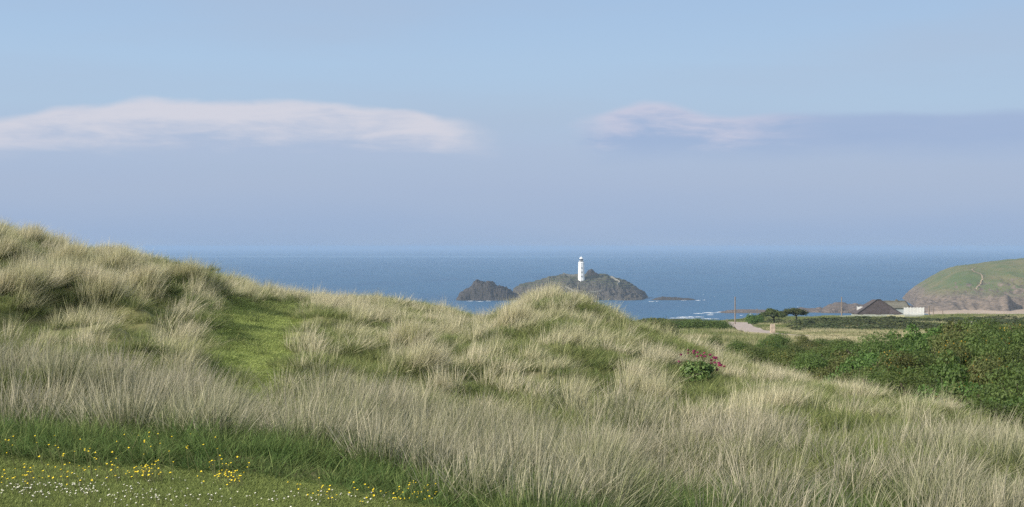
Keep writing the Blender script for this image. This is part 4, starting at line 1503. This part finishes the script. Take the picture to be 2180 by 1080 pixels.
def scatter(name, coll, P, rot, scl, tint, nvar, lab, cat, seed=0):
    """one 'stuff' object: geometry nodes put a tuft on each point"""
    me = bpy.data.meshes.new(name)
    n = len(P)
    me.vertices.add(n)
    me.vertices.foreach_set('co', np.asarray(P, np.float32).ravel())
    a_ = me.attributes.new('rot', 'FLOAT_VECTOR', 'POINT')
    a_.data.foreach_set('vector', np.asarray(rot, np.float32).ravel())
    a_ = me.attributes.new('scl', 'FLOAT_VECTOR', 'POINT')
    a_.data.foreach_set('vector', np.asarray(scl, np.float32).ravel())
    a_ = me.attributes.new('tint', 'FLOAT', 'POINT')
    a_.data.foreach_set('value', np.asarray(tint, np.float32))
    a_ = me.attributes.new('pick', 'INT', 'POINT')
    a_.data.foreach_set('value', np.random.default_rng(seed).integers(0, nvar, n).astype(np.int32))
    o = link(name, me)
    ng = bpy.data.node_groups.new(name, 'GeometryNodeTree')
    ng.interface.new_socket('Geometry', in_out='INPUT', socket_type='NodeSocketGeometry')
    ng.interface.new_socket('Geometry', in_out='OUTPUT', socket_type='NodeSocketGeometry')
    gi = ng.nodes.new('NodeGroupInput')
    go = ng.nodes.new('NodeGroupOutput')
    ci = ng.nodes.new('GeometryNodeCollectionInfo')
    ci.inputs['Collection'].default_value = coll
    ci.inputs['Separate Children'].default_value = True
    ci.inputs['Reset Children'].default_value = True
    ip = ng.nodes.new('GeometryNodeInstanceOnPoints')
    ip.inputs['Pick Instance'].default_value = True

    def named(nm, typ):
        k = ng.nodes.new('GeometryNodeInputNamedAttribute')
        k.data_type = typ
        k.inputs['Name'].default_value = nm
        return [s for s in k.outputs if s.enabled and s.name == 'Attribute'][0]
    ng.links.new(gi.outputs[0], ip.inputs['Points'])
    ng.links.new(ci.outputs[0], ip.inputs['Instance'])
    ng.links.new(named('pick', 'INT'), ip.inputs['Instance Index'])
    ng.links.new(named('rot', 'FLOAT_VECTOR'), ip.inputs['Rotation'])
    ng.links.new(named('scl', 'FLOAT_VECTOR'), ip.inputs['Scale'])
    ng.links.new(ip.outputs[0], go.inputs[0])
    md = o.modifiers.new('scatter', 'NODES')
    md.node_group = ng
    tag(o, lab, cat, None, 'stuff')
    return o


def sample(n, umin, umax, ymin, ymax, power=2.0, seed=1):
    r_ = np.random.default_rng(seed)
    u = r_.uniform(umin, umax, n)
    y = (r_.uniform(ymin ** power, ymax ** power, n)) ** (1 / power)
    x = (u - CU) / F * y
    return u, x, y, r_


# --- marram
MV = [dict(n=62, spread=0.12, lmin=0.40, lmax=0.95, width=0.0075, lean=0.26, wind=0.10, droop=0.30),
      dict(n=62, spread=0.13, lmin=0.36, lmax=0.90, width=0.0075, lean=0.32, wind=0.14, droop=0.40),
      dict(n=54, spread=0.10, lmin=0.45, lmax=1.05, width=0.007, lean=0.20, wind=0.08, droop=0.25),
      dict(n=66, spread=0.14, lmin=0.34, lmax=0.85, width=0.0075, lean=0.38, wind=0.16, droop=0.45),
      dict(n=54, spread=0.11, lmin=0.40, lmax=1.00, width=0.008, lean=0.24, wind=0.18, droop=0.35),
      dict(n=34, spread=0.08, lmin=0.50, lmax=1.10, width=0.0075, lean=0.22, wind=0.06, droop=0.2)]
C_MAR = tuft_collection('marram_tuft', MV, M_MARRAM)
# hill tussocks: each is a handful of tufts round its centre
r_ = np.random.default_rng(5)
rep_n = np.maximum(2, np.round((TUS[:, 3] / 0.17) ** 2 * 6.0)).astype(int)
ti_ = np.repeat(np.arange(len(TUS)), rep_n)
ang_ = r_.uniform(0, 2 * np.pi, len(ti_))
rad_ = TUS[ti_, 3] * np.sqrt(r_.random(len(ti_))) * 1.25
hx_ = TUS[ti_, 0] + rad_ * np.cos(ang_)
hy_ = TUS[ti_, 1] + rad_ * np.sin(ang_)
hp_ = TUS[ti_, 2]
u2, x2, y2, r2 = sample(1500, -180, 2360, 17, 50, 1.75, 6)
x = np.concatenate([hx_, x2])
y = np.concatenate([hy_, y2])
pw = np.concatenate([hp_, np.full(len(x2), 0.25)])
own_t = np.concatenate([TUS_T[ti_], np.full(len(x2), 0.5)])
own_l = np.concatenate([TUS_L[ti_], np.zeros((len(x2), 2))])
u = CU + F * x / y
big = fbm(x * 0.35 + 3, y * 0.35 + 8, 3)
fine = fbm(x * 1.1 + 31, y * 1.1 + 2, 3)


def blob(cu, cy, ru, ry):
    return np.exp(-(((u - cu) / ru) ** 2 + ((y - cy) / ry) ** 2))


def openness():
    return np.clip(blob(1800, 17.8, 170, 3.0) * 1.05 + blob(1590, 26.5, 60, 2.8) + blob(2080, 15.2, 80, 1.0) * 0.8 + blob(1500, 18.5, 60, 1.2) * 0.5
                   + blob(1220, 40, 110, 3) * 0.6 + blob(1200, 9.2, 130, 0.9) * 0.95 + blob(700, 11.2, 60, 0.5) * 0.6 + blob(1487, 25.0, 46, 2.6) * 1.1 + blob(700, 41, 60, 3) * 0.5, 0, 1)


dens = np.clip(0.40 + 2.2 * (big - 0.40), 0.18, 1)
mi = np.zeros(len(x))
for mx_, my_, mh_, mr_ in MOUNDS:
    k_ = np.abs(y - my_) < 1.6
    # the grass crowns the mound and hangs over its left shoulder; the lee side stays bare
    mi[k_] = np.maximum(mi[k_], np.exp(-((x[k_] - mx_ + 0.1) ** 2 + (y[k_] - my_ - 0.15) ** 2) / (2 * (mr_ * 0.8) ** 2)))
lefty = 1 - sstep(u, 430, 540)
dens = dens * (1 - lefty) + np.clip(0.42 + 1.2 * mi, 0, 1) * lefty
dens *= sstep(y, 18.0, 20.5)
dens *= 1 - np.clip(path_mask(x, y) * 1.2, 0, 1)
mossy = sstep(y, 44.5, 46.5) * sstep(u, 740, 800) * (1 - sstep(u, 1000, 1030))
dens *= 1 - 0.93 * mossy
dens *= 1 - 0.88 * openness()
keep = r_.random(len(x)) < dens
x, y, pw, u, big, fine, own_t, own_l = x[keep], y[keep], pw[keep], u[keep], big[keep], fine[keep], own_t[keep], own_l[keep]
n = len(x)
z = ground_h(x, y)
right = sstep(u, 1250, 1500)
hs = (0.26 + 0.46 * pw + 0.3 * (fine - 0.5)) * r_.uniform(0.85, 1.12, n) * (1 - 0.12 * right)
ws = np.interp(y, [17, 50], [0.85, 1.25])
scl = np.stack([ws * r_.uniform(0.7, 1.1, n), ws * r_.uniform(0.7, 1.1, n), hs], -1)
rot = np.stack([r_.normal(size=n) * 0.05 + own_l[:, 0], r_.normal(size=n) * 0.05 + 0.05 + own_l[:, 1], r_.uniform(-0.9, 0.9, n)], -1)
tint = np.clip(own_t + 0.5 * (0.48 - big) + r_.normal(size=n) * 0.08, 0, 1)
print('marram tufts', n)
scatter('marram_grass', C_MAR, np.stack([x, y, z], -1), rot, scl, tint, len(MV), 'straw coloured marram tussocks on the sunlit dunes', 'grass', 3)

# --- the finer lilac grey grass of the near bank
FV = [dict(n=72, spread=0.20, lmin=0.45, lmax=0.95, width=0.0072, lean=0.30, wind=0.10, droop=0.35),
      dict(n=72, spread=0.22, lmin=0.40, lmax=0.90, width=0.0072, lean=0.36, wind=0.13, droop=0.42),
      dict(n=62, spread=0.18, lmin=0.50, lmax=1.00, width=0.0075, lean=0.24, wind=0.08, droop=0.3),
      dict(n=72, spread=0.24, lmin=0.40, lmax=0.85, width=0.0072, lean=0.40, wind=0.15, droop=0.5)]
C_FES = tuft_collection('fescue_tuft', FV, M_FESCUE)
r_ = np.random.default_rng(7)
gy_ = np.arange(7.4, 20.6, 0.50)
gx_ = np.arange(-11.0, 11.0, 0.50)
X_, Y_ = np.meshgrid(gx_, gy_)
X_ = (X_ + (np.arange(len(gy_)) % 2)[:, None] * 0.25 + r_.uniform(-0.24, 0.24, X_.shape)).ravel()
Y_ = (Y_ + r_.uniform(-0.24, 0.24, Y_.shape)).ravel()
k_ = (np.abs(X_) < 0.364 * Y_ + 3.2)
X_, Y_ = X_[k_], Y_[k_]
cs_ = r_.uniform(0.25, 1.0, len(X_))                       # size of each clump
ct_ = np.clip(r_.normal(size=len(X_)) * 0.26 + 0.34, 0, 1)  # tint of each clump
cl_ = r_.normal(size=(len(X_), 2)) * 0.13
ni_ = np.round(1.5 + 5.0 * cs_ ** 1.5).astype(int)
ti_ = np.repeat(np.arange(len(X_)), ni_)
ang_ = r_.uniform(0, 2 * np.pi, len(ti_))
rad_ = (0.08 + 0.14 * cs_[ti_]) * np.sqrt(r_.random(len(ti_))) * 1.3
x = X_[ti_] + rad_ * np.cos(ang_)
y = Y_[ti_] + rad_ * np.sin(ang_)
u = CU + F * x / y
clump, own_t, own_l = cs_[ti_], ct_[ti_], cl_[ti_]
big = fbm(x * 0.35 + 3, y * 0.35 + 8, 3)
fine = fbm(x * 1.1 + 31, y * 1.1 + 2, 3)
corr = np.exp(-((u - 540) / 60) ** 2) * sstep(y, 15.5, 17.5)
start = np.interp(x, [-8, -4.5, -3.2, -2.2, -1.2, -0.6, 0.0, 0.6, 1.1, 1.6], [12.6, 12.4, 12.3, 12.1, 11.6, 10.8, 10.2, 9.6, 8.6, 7.0]) + (fbm(x * 1.7, y * 0.7, 2) - 0.5) * 1.4
dens = np.clip(0.80 - 0.12 * sstep(u, 900, 1500) + 2.6 * (fine - 0.5), 0.08, 1) * sstep(y, start - 0.25, start + 0.5) * (1 - sstep(y, 17.0, 20.0) * 0.8)
dens *= (1 - 0.88 * openness()) * (1 - 0.85 * corr)
keep = r_.random(len(x)) < dens
x, y, u, big, fine, clump, own_t, own_l = x[keep], y[keep], u[keep], big[keep], fine[keep], clump[keep], own_t[keep], own_l[keep]
n = len(x)
z = ground_h(x, y)
hs = (0.36 + 0.46 * clump - 0.10 * sstep(u, 1000, 1500) - 0.30 * np.exp(-((u - 540) / 75) ** 2) * sstep(y, 13.5, 15) + 0.45 * (fine - 0.5))
hs = np.maximum(hs, 0.2) * r_.uniform(0.85, 1.15, n)
scl = np.stack([r_.uniform(0.8, 1.15, n), r_.uniform(0.8, 1.15, n), hs], -1)
rot = np.stack([r_.normal(size=n) * 0.06 + own_l[:, 0], r_.normal(size=n) * 0.06 + 0.05 + own_l[:, 1], r_.uniform(-0.9, 0.9, n)], -1)
tint = np.clip(own_t + 0.2 * sstep(u, 900, 1400) * (1 - sstep(y, 10, 13)) + 1.0 * (0.48 - big) + r_.normal(size=n) * 0.08, 0, 1)
print('fescue tufts', n)
scatter('fescue_grass', C_FES, np.stack([x, y, z], -1), rot, scl, tint, len(FV), 'fine lilac grey feathery grass filling the near bank', 'grass', 8)

# --- green grass between the tussocks and on the bank
GV = [dict(n=70, spread=0.18, lmin=0.12, lmax=0.34, width=0.008, lean=0.6, wind=0.12, droop=0.5, segs=3),
      dict(n=70, spread=0.20, lmin=0.10, lmax=0.30, width=0.008, lean=0.7, wind=0.15, droop=0.6, segs=3),
      dict(n=60, spread=0.16, lmin=0.15, lmax=0.40, width=0.0075, lean=0.5, wind=0.18, droop=0.5, segs=3)]
C_GRN = tuft_collection('green_tuft', GV, M_GREEN)
u, x, y, r_ = sample(34000, -330, 2510, 8.2, 50, 1.6, 15)
le = lawn_edge(x)
ok = (y > le + 0.05 + r_.random(len(x)) * 0.35) | (x > 0.2)
pm = path_mask(x, y)
gpatch = fbm(x * 0.6 + 13, y * 0.6 + 27, 3)
near_b = 1 - sstep(y, 12.5, 14)
dens = np.clip(near_b * 0.95 + (1 - near_b) * (0.5 + 0.6 * sstep(gpatch, 0.42, 0.6)), 0, 1)
dens *= 1 - 0.85 * np.exp(-(((u - 1487) / 40) ** 2 + ((y - 25.5) / 1.6) ** 2))
keep = ok & (r_.random(len(x)) < dens * (1 - 0.9 * pm))
u, x, y, gpatch = u[keep], x[keep], y[keep], gpatch[keep]
n = len(x)
z = ground_h(x, y)
edge_d = np.clip((y - lawn_edge(x)) / 1.3, 0.25, 1)
hs = np.where(y < 14, 0.30 + 0.55 * edge_d + 0.5 * blob(1200, 9.2, 130, 1.0), np.where(y < 21, 0.95, 0.72)) * r_.uniform(0.6, 1.25, n)
ws = np.interp(y, [8, 20, 50], [0.9, 1.0, 1.7])
scl = np.stack([ws, ws, hs * np.interp(y, [8, 20, 50], [1, 1, 1.1])], -1)
rot = np.stack([r_.normal(size=n) * 0.1, r_.normal(size=n) * 0.1, r_.uniform(-3.1, 3.1, n)], -1)
tint = np.clip(np.where(y < 14, 0.85, 0.3) + r_.normal(size=n) * 0.25, 0, 1)  # near bank takes the darker pair, painted in place of cast shade
print('green tufts', n)
scatter('green_grass', C_GRN, np.stack([x, y, z], -1), rot, scl, tint, len(GV), 'fresh green grass between the dune tussocks', 'grass', 4)

# --- short turf on the lawn and the path
TV = [dict(n=120, spread=0.22, lmin=0.012, lmax=0.045, width=0.006, lean=0.8, wind=0.1, droop=0.3, segs=2),
      dict(n=120, spread=0.22, lmin=0.012, lmax=0.055, width=0.006, lean=0.9, wind=0.1, droop=0.3, segs=2)]
C_TRF = tuft_collection('turf_tuft', TV, M_TURF)
u, x, y, r_ = sample(9000, -150, 1150, 7.6, 11.2, 2.0, 25)
ok = (y < lawn_edge(x) + 0.35)
u2, x2, y2, r2 = sample(9500, 380, 760, 16.8, 44, 1.6, 26)
ok2 = r2.random(len(x2)) < path_mask(x2, y2)
x = np.concatenate([x[ok], x2[ok2]])
y = np.concatenate([y[ok], y2[ok2]])
n = len(x)
z = ground_h(x, y)
on_path = (y > 15).astype(float)
sc_ = 1 + on_path * 0.5
scl = np.stack([sc_, sc_, (0.8 + on_path * 0.5) * r_.uniform(0.6, 1.3, n)], -1)
rot = np.stack([np.zeros(n), np.zeros(n), r_.uniform(-3.1, 3.1, n)], -1)
tint = np.clip(0.75 - 0.75 * on_path + r_.normal(size=n) * 0.2, 0, 1)  # lawn leans to the darker pair as painted shade, the path stays bright
print('turf tufts', n)
scatter('short_turf', C_TRF, np.stack([x, y, z], -1), rot, scl, tint, len(TV), 'short cropped turf of the lawn and the path between the dunes', 'grass', 5)

# --- rough grass and scrub on the plain
PV = [dict(n=60, spread=0.5, lmin=0.3, lmax=0.75, width=0.03, lean=0.5, wind=0.15, droop=0.4, segs=2),
      dict(n=60, spread=0.6, lmin=0.25, lmax=0.65, width=0.03, lean=0.5, wind=0.2, droop=0.4, segs=2)]
C_PLN = tuft_collection('plain_tuft', PV, M_PLAIN)
u, x, y, r_ = sample(22000, 1290, 2330, 52, 372, 1.35, 35)
z = ground_h(x, y)
vrow = VH + F * (EYE - z) / y
strawness = np.exp(-((y - 150) / 45) ** 2) * sstep(u, 1640, 1720) + np.exp(-((y - 105) / 25) ** 2) * 0.4 * (1 - sstep(u, 1600, 1700))
pn = fbm(x * 0.06 + 2, y * 0.06 + 4, 3)
tint = np.clip(0.95 - strawness * 0.95 - 0.7 * sstep(pn, 0.52, 0.66) + r_.normal(size=len(x)) * 0.15, 0, 1)
rdx = np.interp(y, [p[1] for p in road_pts], [p[0] for p in road_pts])
off_road = ~((np.abs(x - rdx) < 3.4) & (y > 168) & (y < 322))
x, y, z, tint, u = x[off_road], y[off_road], z[off_road], tint[off_road], u[off_road]
n = len(x)
ws = np.interp(y, [52, 372], [1.0, 2.2])
nearroad = np.abs(x - np.interp(y, [p[1] for p in road_pts], [p[0] for p in road_pts])) < 9
scl = np.stack([ws, ws, np.interp(y, [52, 372], [0.9, 1.5]) * r_.uniform(0.5, 1.2, n) * np.where(nearroad, 0.35, 1.0)], -1)
rot = np.stack([np.zeros(n), np.zeros(n), r_.uniform(-0.8, 0.8, n)], -1)
scatter('rough_grass', C_PLN, np.stack([x, y, z], -1), rot, scl, tint, len(PV), 'rough pale and green grass in belts over the plain', 'grass', 6)

SC = bpy.data.collections.new('scrub_clump')
for i in range(3):
    r3 = np.random.default_rng(300 + i)
    lumps = [(r3.uniform(-0.9, 0.9), r3.uniform(-0.9, 0.9), r3.uniform(0.1, 0.45), r3.uniform(0.35, 0.6), r3.uniform(0.35, 0.6), r3.uniform(0.3, 0.5)) for _ in range(9)]
    Vv, Fq, sh, _, _ = leaf_cloud(lumps, 700, 0.22, r3, 0.25, 0.2)
    SC.objects.link(bpy.data.objects.new('scrub_clump', mesh_np('scrub_clump', Vv, Fq, M_SCRUB, False, {'r': sh})))
u, x, y, r_ = sample(3600, 1380, 2330, 175, 376, 1.5, 45)
sb = fbm(x * 0.035 + 8, y * 0.05 + 1, 3)
belt = np.clip(sstep(y, 225, 260) * (1 - sstep(y, 325, 340)), 0, 1) * sstep(u, 1600, 1680)
belt2 = 0.35 * sstep(y, 190, 250) * (1 - sstep(u, 1540, 1580))
rdx = np.interp(y, [p[1] for p in road_pts], [p[0] for p in road_pts])
keep = (r_.random(len(x)) < (belt + belt2) * (0.35 + 0.9 * sstep(sb, 0.42, 0.6))) & (np.abs(x - rdx) > 10)
x, y = x[keep], y[keep]
n = len(x)
z = ground_h(x, y)
s_ = r_.uniform(0.8, 1.6, n)
scl = np.stack([s_ * 1.5, s_ * 1.5, s_ * r_.uniform(0.45, 0.8, n)], -1)
rot = np.stack([np.zeros(n), np.zeros(n), r_.uniform(-3.1, 3.1, n)], -1)
scatter('low_scrub', SC, np.stack([x, y, z], -1), rot, scl, np.zeros(n), 3, 'belt of low dark green scrub across the plain before the bungalow', 'scrub', 7)

# ------------------------------------------------------------------ buttercups and daisies, each a thing


def flower_mesh(name, pm_, cm_, petals, r, cup, stem_h):
    vs, fs, mi = [], [], []
    n = 4
    for k in range(n):
        a_ = 2 * math.pi * k / n
        vs += [(0.0025 * math.cos(a_), 0.0025 * math.sin(a_), -0.01), (0.002 * math.cos(a_), 0.002 * math.sin(a_), stem_h)]
    for k in range(n):
        k2 = (k + 1) % n
        fs.append((2 * k, 2 * k2, 2 * k2 + 1, 2 * k + 1))
        mi.append(0)
    for k in range(petals):
        a_ = 2 * math.pi * k / petals
        w = math.pi / petals * 0.95
        b_ = len(vs)
        for (rr, aa, zz) in [(0.15, a_, 0), (0.75, a_ - w, cup * 0.7), (1.0, a_, cup), (0.75, a_ + w, cup * 0.7)]:
            vs.append((rr * r * math.cos(aa), rr * r * math.sin(aa), stem_h + zz * r))
        fs.append((b_, b_ + 1, b_ + 2, b_ + 3))
        mi.append(1)
    b_ = len(vs)
    for k in range(6):
        a_ = 2 * math.pi * k / 6
        vs.append((0.3 * r * math.cos(a_), 0.3 * r * math.sin(a_), stem_h + 0.12 * r))
    vs.append((0, 0, stem_h + 0.28 * r))
    for k in range(6):
        fs.append((b_ + k, b_ + (k + 1) % 6, b_ + 6))
        mi.append(2)
    me = bpy.data.meshes.new(name)
    me.from_pydata(vs, [], fs)
    for m_ in (M_STEM, pm_, cm_):
        me.materials.append(m_)
    me.polygons.foreach_set('material_index', mi)
    me.update()
    return me


BUT = [flower_mesh('buttercup', M_YELLOW, M_YELLOW, 5, 0.0070, 0.55, h_) for h_ in (0.07, 0.12, 0.20)]
DAI = [flower_mesh('daisy', M_PETAL, M_YELLOW, 9, 0.0054, 0.12, h_) for h_ in (0.035, 0.05)]
fr = np.random.default_rng(91)


def put_flower(me, name, u, v, lab, cat, grp, tilt=0.5):
    p = hit(u, v, 7.0, 20.0)
    o = bpy.data.objects.new(name, me)
    o.location = p
    s = fr.uniform(0.75, 1.3)
    o.scale = (s, s, fr.uniform(0.7, 1.2))
    # flowers turn a little to the light
    o.rotation_euler = (fr.normal() * 0.2 + 0.35, fr.normal() * 0.2 - 0.2, fr.uniform(0, 6.28) * 0)
    COL.objects.link(o)
    tag(o, lab, cat, grp)


CL = [(40, 1020, 45, 9), (110, 1008, 60, 9), (200, 1003, 70, 9), (310, 1000, 55, 6), (330, 1003, 40, 6), (480, 1002, 40, 12), (500, 1012, 40, 8), (620, 1035, 60, 9), (690, 1048, 40, 6),
      (820, 1052, 55, 10), (880, 1050, 45, 9), (930, 1055, 45, 9), (150, 960, 140, 18), (360, 945, 90, 22), (30, 950, 40, 14), (720, 1052, 70, 8)]
WT = np.array([18, 22, 22, 30, 26, 26, 16, 16, 12, 34, 26, 16, 30, 18, 14, 12], float)
cnt = 0
while cnt < 296:
    c_ = CL[fr.choice(len(CL), p=WT / WT.sum())]
    u, v = c_[0] + fr.normal() * c_[2] * 0.65, c_[1] + fr.normal() * c_[3] * 0.9
    if not (-20 < u < 1100 and 915 < v < 1085):
        continue
    bank = v < 985
    me = BUT[2] if bank else BUT[fr.integers(0, 2)]
    put_flower(me, 'buttercup', u, v + (38 if bank else 22),
               'small yellow buttercup standing in the green grass bank' if bank else 'small yellow buttercup at the edge of the lawn', 'flower',
               'yellow buttercups in the green bank' if bank else 'yellow buttercups along the lawn edge')
    cnt += 1
CD = [(60, 1040, 90, 12), (180, 1042, 90, 14), (300, 1055, 120, 18), (480, 1060, 120, 16), (650, 1060, 70, 10), (800, 1062, 60, 8), (960, 1060, 30, 4), (250, 1020, 150, 8)]
cnt = 0
while cnt < 290:
    c_ = CD[fr.choice(len(CD), p=np.array([.2, .17, .2, .15, .1, .06, .04, .08]))]
    u, v = c_[0] + fr.normal() * c_[2] * 0.7, c_[1] + fr.normal() * c_[3] * 0.8
    if not (-20 < u < 1050 and 1005 < v < 1085):
        continue
    put_flower(DAI[fr.integers(0, 2)], 'daisy', u, v + 10, 'tiny white daisy in the short turf of the lawn', 'flower', 'white daisies on the lawn')
    cnt += 1

# ------------------------------------------------------------------ sea haze
hb = MB()
hb.box(-36000, 36000, -36000, 36000, -80, 61)
mh = bpy.data.materials.new('haze')
mh.use_nodes = True
Nh = NT(mh.node_tree)
pv = Nh.n('ShaderNodeVolumePrincipled')
pv.inputs['Color'].default_value = (0.385, 0.53, 0.735, 1)
pv.inputs['Density'].default_value = 0.00013
pv.inputs['Anisotropy'].default_value = 0.0
oh = Nh.n('ShaderNodeOutputMaterial')
Nh.t.links.new(pv.outputs[0], oh.inputs['Volume'])
haze = hb.build('haze', mh)
tag(haze, kind='stuff')
